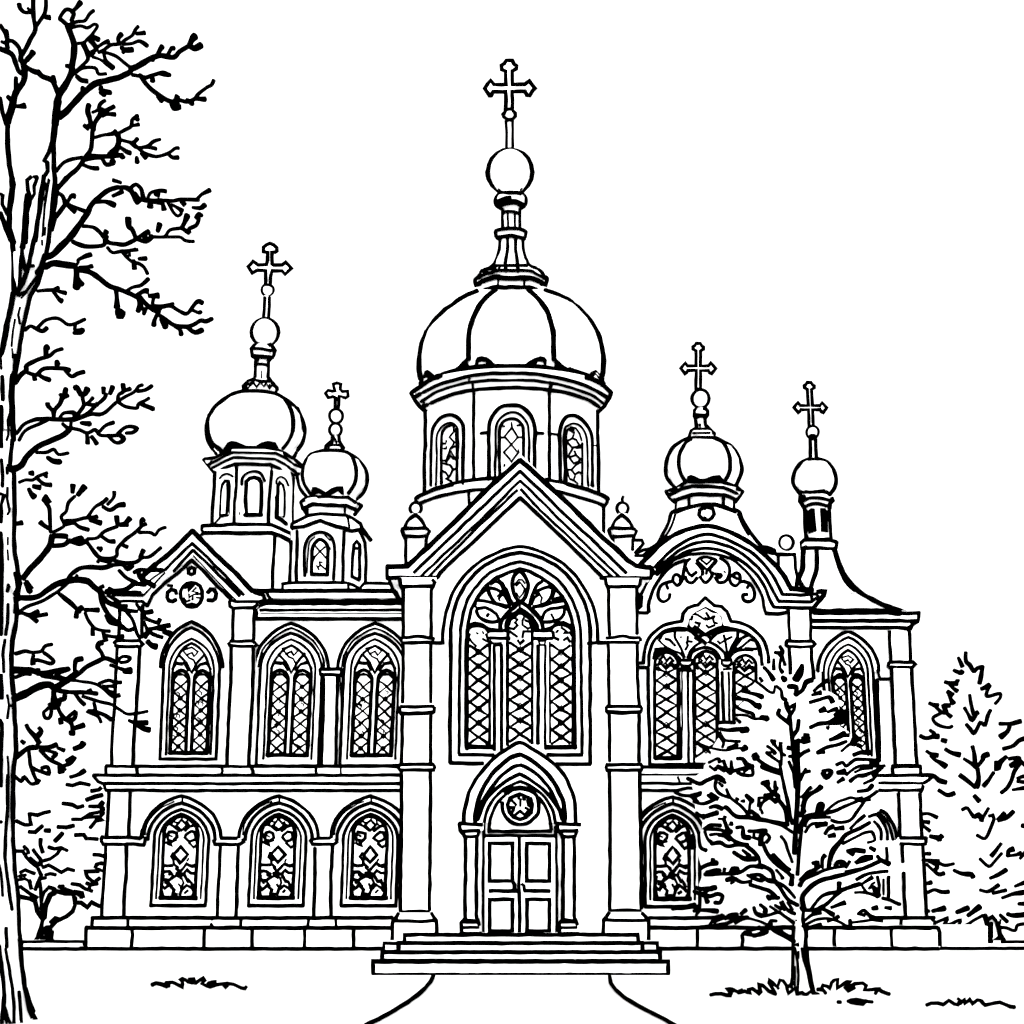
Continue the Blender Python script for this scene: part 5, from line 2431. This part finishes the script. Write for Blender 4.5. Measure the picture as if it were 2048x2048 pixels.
# ---- bush-like small tree behind, left of the church
sb = G(90, 1884); SBY = 1.4
bush = thing("small_tree", "small leafy tree with twisted trunk between the big bare tree and the church", "tree", (P(95, 1884, SBY).x, SBY, 0))
fr(0, 1565)
t = MB()
limb(nums("310 1150 330 1230 290 1290"), nums("400 1150 390 1230 410 1290"), t, SBY + .15)
t.ink("""
28 345 1080 330 1160 300 1240 270 1280
60 385 1160 385 1230 390 1270
16 350 1160 335 1240
24 420 1190 410 1250 430 1280
30 330 1240 420 1265
36,30 345 1100 300 1030 280 950 240 930 150 910
40 355 1080 365 980 400 900 440 880
26 350 1050 330 1000 325 850 310 780 330 740 300 680 250 640 210 600 180 550
24 130 550 190 550
34,26 395 1170 450 1110 530 1070 580 1030 600 980 590 900
22 400 1120 440 1080 470 1090
26 330 950 350 880 390 840 430 850 450 870
24 280 860 300 800 320 770 370 760
26 160 830 240 890 300 920
30 250 850 235 780
20 140 780 200 770 250 800
26 330 660 320 610 280 560 265 535
30 340 560 325 500 325 450
24 330 630 400 610 460 570 490 530
26 390 515 440 530 490 520 540 545
26 190 510 220 540 230 570
24 240 600 280 640 330 660
""", SBY)
t.build("trunk", bush)
c = MB()
c.ink("""
26 340 680 390 660 440 690 490 720 540 690 595 705
24 360 740 400 730 445 740
26 160 720 200 700 280 730
20 150 750 210 740
28 470 830 540 860 600 880 660 920
24 510 830 470 830
26 570 810 640 820 680 850 740 870
26 690 805 720 820 780 810
24 720 820 715 850
30 450 870 520 890 590 890
20 590 870 660 880 670 915 640 920
30 600 920 600 960 650 960 700 1000 730 960 800 990
22 610 960 640 960
26 790 710 680 710 700 760 750 800 800 765
20 820 710 760 680 790 650 820 650
28 745 580 790 580 830 590
20 820 640 770 655 760 680
28 600 420 670 420 690 450 780 452
28 500 170 580 180 620 200 665 185
26 235 245 240 300 250 340 200 340 130 305
28 240 250 300 260 350 240 400 230
30 230 395 280 400 340 345
36 360 385 400 385
30 460 355 530 360 590 345
34 440 470 500 405
30 690 140 760 115 820 100
26 710 190 790 190 820 150
24 575 295 650 295 720 250 800 235 830 200
20 680 285 780 270 830 300 760 310
26 830 240 780 290 740 340 720 365
30 730 70 790 60 820 30
26 530 15 580 25 640 5 720 20
22 830 160 810 200 840 220
""", tilt(SBY - .3, .002, 0, 100))
fo = c.build("crown", bush)

# ---- young tree in front of the right wing
YT = -4.0
base = G(1605, 1985)
yt = thing("young_tree", "young bare tree with many spreading leafy branches in front of the right wing", "tree", (base.x, YT, gz(YT)))
fr(1300, 1565)
t = MB()
limb(nums("1150 -330 1160 0 1150 300 1140 700 1150 900 1160 1150 1145 1300 1150 1500 1120 1700"), nums("1200 -330 1210 0 1200 300 1210 700 1220 900 1230 1150 1250 1300 1290 1500 1310 1700"), t, YT)
t.ink("""
22 1148 1150 1145 1300 1142 1420 1138 1560 1130 1640
18 1155 1320 1180 1430 1190 1540 1180 1690
14 1158 1470 1160 1630
26 1230 1000 1222 1100 1240 1200 1245 1300
34,40 1245 1180 1245 1320 1270 1500 1290 1620 1300 1680
16 1215 1320 1225 1400 1250 1480 1270 1560
24 1180 1690 1215 1680 1245 1700 1290 1670 1350 1700
24 1165 1640 1180 1700
12 1188 1350 1188 1410
16 1165 1300 1185 1290 1185 1310
34 1240 1150 1250 1240
36 1180 -330 1185 -100 1182 50 1174 250 1162 420 1155 570
26 1240 270 1215 350 1200 470 1190 600 1180 740
14 1170 1100 1172 1105
24 1210 1000 1225 1030
""", "proj")
fr(1300, 1240)
t.ink("""
30 1118 780 1135 940 1145 1050 1150 1130
30 1140 940 1180 880 1190 800
34 1110 830 1120 750 1095 700 1085 660
24 1110 780 1150 720 1160 670 1120 700
30 1115 830 1050 780 1020 750
34 1020 750 1035 715
24 1150 980 1190 960 1230 980 1280 970
44 1220 950 1270 950
30 1230 920 1270 925
30 1190 1090 1230 1060 1275 1040
34 1190 1080 1150 1030 1100 1020
24 1110 1090 1140 1090 1170 1110 1190 1170
24 1110 1130 1150 1220 1160 1340
30 1150 1110 1180 1220 1190 1300
24 1200 1280 1230 1220 1280 1210
22 1215 1240 1250 1190
""", "proj")
t.build("trunk", yt)
# leafy mass: rounded white foliage clumps in front of the wall
fol = MB()
fr(0, 0, 1)
for (x, y, r) in ((1525, 1400, 30), (1500, 1425, 26), (1530, 1385, 28), (1503, 1482, 48), (1550, 1440, 60), (1620, 1440, 62), (1600, 1385, 34), (1650, 1410, 28),
                  (1445, 1512, 24), (1440, 1545, 34), (1480, 1520, 60), (1560, 1530, 70), (1650, 1510, 64), (1700, 1530, 38), (1410, 1570, 26),
                  (1420, 1610, 30), (1470, 1610, 70), (1580, 1620, 80), (1680, 1590, 62), (1720, 1600, 30), (1425, 1680, 28), (1470, 1700, 76), (1580, 1710, 80),
                  (1680, 1670, 56), (1700, 1720, 34), (1460, 1780, 46), (1540, 1790, 60), (1650, 1780, 56), (1700, 1780, 32), (1420, 1770, 22), (1600, 1800, 40), (1430, 1655, 26)):
    ay = -1.9 + rnd.uniform(-.3, .3)
    prof = []
    cx_ = x
    o = len(fol.v)
    d = D + ay
    c = P(x, y, ay); R = r * d / F
    nlat, nlon = 8, 14
    for i in range(nlat + 1):
        th = math.pi * i / nlat
        for k in range(nlon):
            ph = 2 * math.pi * k / nlon
            v = Vector((math.sin(th) * math.cos(ph), math.sin(th) * math.sin(ph), math.cos(th)))
            s_ = 1 + .14 * noise.noise(v * 3 + Vector((x, y, 0)))
            fol.v.append((c.x + v.x * R * s_, c.y + v.y * R * .8 * s_, c.z + v.z * R * s_))
    for i in range(nlat):
        for k in range(nlon):
            k2 = (k + 1) % nlon
            fol.f.append([o + i * nlon + k, o + (i + 1) * nlon + k, o + (i + 1) * nlon + k2, o + i * nlon + k2]); fol.m.append(0)
fol.axis_y = -3
fol.build("crown", yt, "pale leafy crown behind the dark branches")
Y = lambda frm, ik, kx, ky=0: branch(yt, frm, ik, lambda px, py: YT - .3 - kx * abs(px - 1605) + ky * (py - 1700))
Y((1300, 1240), """
36,26 1140 1630 1120 1560 1097 1440 1067 1300 1047 1200 1038 1150
30 1040 1210 960 1180 880 1130 820 1090 850 1070
30 1040 1230 980 1210 890 1170
40 830 1110 860 1090
24 1050 1160 1050 1080 1045 1000
30 1040 1000 1045 980
24 1040 1140 980 1100 930 1060
24 1080 1085 1050 1070
24 1040 1050 1000 1000 970 960
26 1000 960 990 1000
26 940 1010 980 1040 1000 1070
20 940 1060 970 1060
34 1100 1640 1080 1520 1030 1440 1020 1400 940 1400
24 880 1520 900 1460 960 1410
30 1030 1440 1000 1380 1015 1340
40 900 1310 940 1300 930 1330
30 990 1380 960 1360 930 1310
30 1000 1290 1000 1340
24 890 1520 900 1550
34 920 1400 990 1440 1010 1450
26 870 1420 870 1490
20 870 1420 930 1420
""", .003, .001)
Y((1300, 1240), """
40,34 1100 1640 1000 1620 900 1600 790 1580 690 1570 620 1510 600 1500
26 1140 1700 1050 1640 960 1610
30 480 1500 530 1490 580 1510
30 370 1540 430 1570 540 1540
30 430 1590 430 1560
30,24 780 1550 720 1480 640 1420 610 1350
30 640 1420 560 1390 520 1330 540 1270 600 1300
34 300 1270 400 1310 460 1280 540 1250 590 1280
20 550 1300 580 1330
30 690 1450 700 1430
24 790 1560 800 1480 810 1460
36 770 1400 820 1450
28 860 1560 800 1520 860 1570
24 730 1450 755 1450
24 890 1600 860 1560
26 460 1400 500 1430 540 1430 480 1390
26 350 1450 430 1470 530 1430
30 350 1420 400 1390
26 200 1380 260 1400 330 1410 380 1460
22 320 1400 410 1380
34 700 1110 740 1110 770 1150 820 1180
26 820 1190 820 1240 750 1240 700 1220
30 640 1220 690 1200 750 1190 790 1170
30 650 1130 655 1200
34 590 1130 610 1190 650 1220
34 540 1170 600 1200
26 480 1170 520 1200 530 1180
24 470 1140 540 1110 560 1140
20 750 1220 800 1180
""", .002, .001)
Y((1300, 1240), """
30 560 870 620 880 680 875 780 870
40 730 890 780 875
22 560 900 600 960 660 970 720 970
22 380 980 470 1020 580 1040 680 1030 770 1020
40 740 1040 770 1020
26 620 1020 700 1000
26 580 1020 590 980 560 920
24 680 760 760 760 830 790 880 790 950 795
40 890 780 940 790
26 680 680 730 720 820 750 830 790
30 690 630 780 640 830 670 880 700
40 840 680 880 690
30 740 570 830 590 900 620
24 850 490 900 530 950 570 990 580 1000 530
26 1010 530 1050 560 1060 620 1090 640
24 880 460 900 490
30 910 380 950 420 990 480
30 1040 210 1060 250 1040 290
30 1000 260 1060 270
24 990 310 990 400
26 1060 290 1080 360
24 1050 300 1040 380 1060 420
44 1060 460 1080 480
40 1220 360 1190 420 1160 480
20 1225 370 1220 430 1180 490
34 1160 600 1170 540 1110 530
34 1170 600 1220 560 1250 500 1300 480
26 1310 570 1350 530 1420 480
30 1300 600 1370 580
30 1280 660 1350 640 1430 620 1460 660
40 1360 730 1400 710
30 1420 740 1460 720 1500 710
26 700 800 720 820
""", .003, .0005)
Y((1300, 1240), """
34,40 1280 860 1350 830 1430 820 1500 780 1560 730
30 1430 830 1530 820 1580 790
40 1480 760 1540 730
24 1490 830 1570 770
30 1415 860 1430 865
30 1340 1060 1410 1020 1490 1000 1570 970
40 1340 1060 1390 1050
36 1440 960 1490 940 1560 900
24 1510 930 1590 920
24 1530 1050 1590 1000 1680 950
34 1630 1080 1690 1060 1760 1060
30 1690 1010 1660 1000
30 1490 1160 1540 1140 1570 1170 1640 1120 1700 1115 1800 1120
34 1380 1210 1430 1200 1450 1220 1410 1260 1380 1220
40 1500 1220 1560 1210
26 1570 1240 1650 1180 1720 1165 1820 1170 1880 1165
24 1640 1220 1700 1190 1780 1180
30 1500 1300 1550 1270
34 1600 1290 1660 1250 1720 1240 1860 1180
30 1660 1370 1740 1360 1780 1320
24 1710 1310 1780 1280
40 1640 930 1620 1000
26 1780 1250 1840 1190
""", .003, .0005)
Y((1300, 1240), """
40,26 1200 1560 1220 1540 1240 1440 1300 1380
24 1210 1420 1260 1360 1290 1340
36 1290 1390 1350 1350 1370 1330
24 1210 1480 1240 1530 1200 1550
40,24 1190 1700 1230 1590 1300 1560 1430 1540 1560 1490 1700 1430
24 1400 1540 1480 1470 1570 1430 1610 1420 1650 1430 1700 1420
24 1680 1450 1760 1410 1820 1370
30 1690 1440 1760 1430
34 1330 1550 1350 1480 1380 1480 1360 1530
26 1240 1650 1260 1600 1310 1580 1440 1580
30 1450 1600 1520 1620 1600 1600 1660 1530 1720 1440
24 1240 1700 1300 1630 1420 1630
34 1330 1650 1410 1630
34 1400 1710 1430 1670 1470 1650
34 1430 1730 1480 1720
30 1480 1670 1550 1660
24 1600 1670 1660 1610 1720 1560
40,34 1440 1920 1460 1860 1520 1780 1560 1720 1650 1680 1760 1620
26 1540 1790 1640 1740 1720 1700 1780 1690
24 1740 1780 1800 1760 1780 1700
34 1580 1850 1640 1840 1720 1850
36 1580 1850 1630 1870
30 1760 1820 1800 1840
24 1650 1950 1700 1930 1780 1900
""", .002, .001)
Y((1300, 1565), """
36,24 1200 830 1240 770 1330 730 1430 690 1570 670
30 1200 780 1260 720 1330 690 1380 660
34 1430 690 1440 600 1460 540 1520 470
34 1480 680 1500 640 1540 640 1560 670
30 1380 680 1380 610 1400 580
30 1300 650 1340 640 1330 680
24 1570 680 1600 630
24 1290 740 1300 700
44,34 1230 1010 1220 920 1270 850 1350 790 1450 760 1580 730 1700 690 1840 630
24 1560 710 1700 690
24 1640 640 1700 600 1780 590
34 1820 590 1850 620 1920 650
26,40 1290 1010 1350 930 1420 890 1510 870 1590 840 1680 810
34 1510 870 1515 800
24 1550 860 1570 840
30 1320 1020 1400 980 1470 920 1530 870
30 1450 1000 1510 980 1560 960
26 1640 880 1720 880 1800 900 1840 900
30 1650 780 1720 740 1800 720 1900 710
24 1680 820 1780 760
36,30 1240 1020 1330 1020 1390 990
24 1230 1110 1300 1060 1370 1040
30 1380 1010 1420 1030 1470 1060
24 1220 1150 1320 1100 1420 1090 1500 1110 1580 1150
34 1250 1170 1370 1140
24 1420 1110 1480 1090 1510 1070
30 1600 1100 1600 1160
24 1620 1120 1700 1110 1780 1100 1860 1110
30 1670 1050 1710 1020 1760 1070 1820 1100
26 1660 1050 1720 1060
36 1780 1010 1820 1000
30 1880 1000 1930 1005
40 1800 870 1830 910
24 1750 850 1780 830 1820 860
24 1700 830 1740 890
""", .002, .001)
Y((1300, 1565), """
40,30 1140 760 1080 700 1000 640 940 570 900 480
30 1120 700 1040 640 980 580
34 880 500 890 420
34 790 390 930 390
24 900 430 930 410 960 440 930 480
24 820 440 860 450
20 830 410 830 440
34,30 1140 740 1130 820
26 1140 640 1110 560 1080 470 1050 430
30,40 1160 920 1080 830 1000 790 980 720 930 680 870 660
34 900 680 800 670 720 720 640 730 560 730 440 735
36 640 730 660 690 700 700
24 590 730 600 690
30 450 720 520 700 560 710
30 400 690 460 660 540 640
30 500 640 505 610
30 880 660 870 600 810 540 760 500
34 780 500 700 480 650 450 620 420 570 380 440 370
34 770 500 700 500 620 510 560 480 490 490
24 430 370 480 340 570 345
24 440 390 460 450 490 480
30 550 420 600 420
24 480 420 560 415 640 460
30 690 360 740 360 750 430 800 440
34 670 560 720 590 760 610 850 610
26 740 540 800 590
34 590 290 620 370 650 400
24 550 290 590 290 600 270
30 650 320 650 340
26 340 420 340 530
26 390 400 400 510 450 540
""", .002, .001)
Y((1300, 1565), """
36,30 1180 980 1100 930 1030 830 990 790
34 1020 930 960 870 900 850 800 820
30 1030 920 950 920
34 940 910 960 930
30 810 790 740 800 670 770 610 780
24 650 810 670 790
30 780 740 860 780 900 780 880 740 800 740
30 890 740 940 780 1000 790
24 1010 700 1050 750 1060 770
24 1060 950 1100 1020 1160 1050
20 1100 960 1140 1020
24 1040 960 1080 1020
24 960 990 1050 1050 1150 1130
24 1000 980 1050 1010
30,24 880 1070 950 1060 1030 1040 1080 1070 1150 1120
34 880 980 920 1010 920 1040
30 830 1000 850 1050 900 1070
34 730 1050 770 1020
30 600 1090 640 1060 700 1060
24 680 1130 760 1090 850 1100 940 1140 980 1170
34 400 1160 480 1150 600 1130 700 1090 780 1080
24 510 1120 590 1080 570 1060
24 480 1140 520 1080 580 1070
30 350 1030 420 1020 500 1025 540 1030
24 370 1060 390 1030
34 180 1010 260 1000 360 980
30 350 870 420 890 480 850 530 840
30 360 840 410 850 500 850
30 440 910 460 960
36 520 960 560 960 580 910 540 890 480 910 400 890
44,30 1150 1270 1080 1230 1010 1190 960 1160
30 970 1170 1050 1160 1150 1160
30 1010 1110 970 1110 960 1150
30 740 1210 850 1220 940 1190
24 800 1200 830 1230 880 1210 900 1180
24 750 1200 880 1160
20 1040 1180 1130 1230 1150 1180
""", .002, .001)

# ---- two leafy trees at the right edge
for (nm, lab, bx, by, frm, ik) in (
 ("conifer", "pointed leafy tree standing right of the church", 1905, 1884, (1565, 1240), """
34 1465 260 1470 330 1500 360 1530 410 1560 385 1600 375
34,28 1600 370 1590 440 1575 510
28 1405 300 1440 375
34 1370 400 1420 425 1440 410
30 1300 495 1340 505 1400 510
34 1400 490 1400 480
26 1320 500 1360 540 1400 570
34 1320 570 1360 600
30 1330 590 1350 640 1370 670
34 1590 550 1620 540 1660 520
28 1660 520 1630 590 1640 610 1690 600 1740 590 1740 620 1700 670
28 1500 600 1510 680 1530 750 1565 740
28 1455 700 1490 760 1515 800 1550 750
32 1470 835 1500 870 1530 905 1555 870 1580 820 1620 840 1640 770 1665 720
32 1175 665 1210 680 1245 690
28 1220 690 1270 740 1310 740 1290 690 1340 685
28 1310 740 1350 775
28 1265 745 1205 780 1220 820 1270 850 1330 860 1360 850
34 1100 925 1150 945 1210 930 1250 930
26 1180 880 1215 910
36 1275 960 1310 970
28 1150 1050 1190 1075 1245 1085
30 1190 1085 1220 1120 1260 1140 1310 1175
30 1300 1035 1350 1060 1420 1080
36,24 1520 1010 1535 1070 1540 1160
26 1450 1110 1500 1140 1550 1180
34 1560 1170 1600 1120 1610 1090 1650 1075
34 1560 1190 1570 1270 1550 1340
30 1545 1340 1480 1290 1420 1240
30 1690 1220 1650 1280 1605 1330
34 1115 1240 1200 1245 1250 1280 1310 1300
30 1250 1360 1320 1400 1375 1385
34 1535 1405 1575 1450
28 1435 1520 1480 1505 1530 1570 1570 1560 1590 1590
26 1650 1505 1600 1580 1590 1610
28 1680 1560 1690 1600 1660 1680 1620 1750 1555 1720
24 1650 1570 1690 1560
24 1110 1550 1170 1550 1240 1580
28 1120 1610 1175 1620
24 1120 1640 1180 1690
34 1180 1730 1270 1750
34 1240 1760 1275 1725
"""),
 ("leafy_tree", "broad leafy tree on a forked trunk cut by the right edge", 2000, 1884, (1565, 1240), """
30 1735 830 1790 830 1840 830 1910 810
34 1820 840 1800 890 1740 935
30 1765 1030 1850 1005 1900 960 1960 940
34,40 1790 1095 1740 1140 1720 1190
30 1705 1130 1710 1200
30 1810 1110 1880 1100 1890 1120 1820 1170
26 1890 1110 1940 1160
36 1900 1150 1850 1220 1830 1290 1800 1340 1750 1380
26 1880 1270 1920 1250 1960 1250
26 1880 1290 1950 1300
26 1840 1360 1960 1340
28 1720 1600 1780 1540
28 1725 1610 1780 1590 1850 1530
36 1915 1645 1960 1650
30 1750 1790 1670 1890
26 1900 1910 1960 1840
30 1800 1890 1810 1850 1850 1830
24 1800 1890 1860 1880 1910 1860
""")):
    gx = P(bx, by, 1.3)
    tr = thing(nm, lab, "tree", (gx.x, 1.3, 0))
    fr(*frm)
    c = MB(); c.club = True; c.cw = 1.3; c.ink(ik, tilt(1.25, -.003, 0, bx))
    fr(1565, 1520)
    if nm == "leafy_tree":
        c.ink("""
26 1580 790 1650 850 1700 810 1755 745
30 1660 945 1720 920 1790 875
26 1580 1040 1650 1050 1730 1000
26 1680 1065 1790 1040
30 1760 1105 1850 1070 1940 1060
26 1860 1010 1940 980
30 1890 1150 1950 1150
34 1800 1230 1850 1245 1950 1235
28,24 1740 1240 1800 1295
26 1740 1280 1720 1330 1790 1345 1860 1365 1880 1320 1960 1310
20 1680 1250 1740 1310
""", 1.25)
    else:
        c.ink("""
30 1140 750 1180 750
28 1120 800 1240 805 1250 820 1300 845 1370 830
24 1150 830 1200 880 1250 915 1295 905
24 1170 810 1240 850 1220 880
30 1375 885 1440 910 1520 915
34 1510 910 1525 940
34 1160 990 1190 980
26 1160 1060 1215 1040 1270 1055 1330 1055
34 1200 1210 1300 1185
34 1395 1215 1490 1185
36 1485 1245 1580 1170
22 1150 1215 1175 1210
26 1230 1300 1320 1265 1290 1320 1350 1310 1425 1280 1405 1340 1470 1320 1540 1280 1600 1245
""", 1.25)
    c.build("crown", tr)
    t = MB()
    if nm == "leafy_tree":
        limb(nums("1640 1240 1650 1440"), nums("1730 1240 1770 1440"), t, 1.3)
        t.ink("""
40,36 1620 1240 1645 1330 1655 1440
34 1720 1300 1740 1390 1770 1445
24 1670 1300 1670 1420
26 1640 1280 1680 1250 1710 1290
f 1640 1400 1690 1440 1730 1400 1760 1450 1640 1450
""", 1.1)
    else:
        limb(nums("1370 1100 1365 1445"), nums("1385 1100 1390 1445"), t, 1.5)
    t.build("trunk", tr)
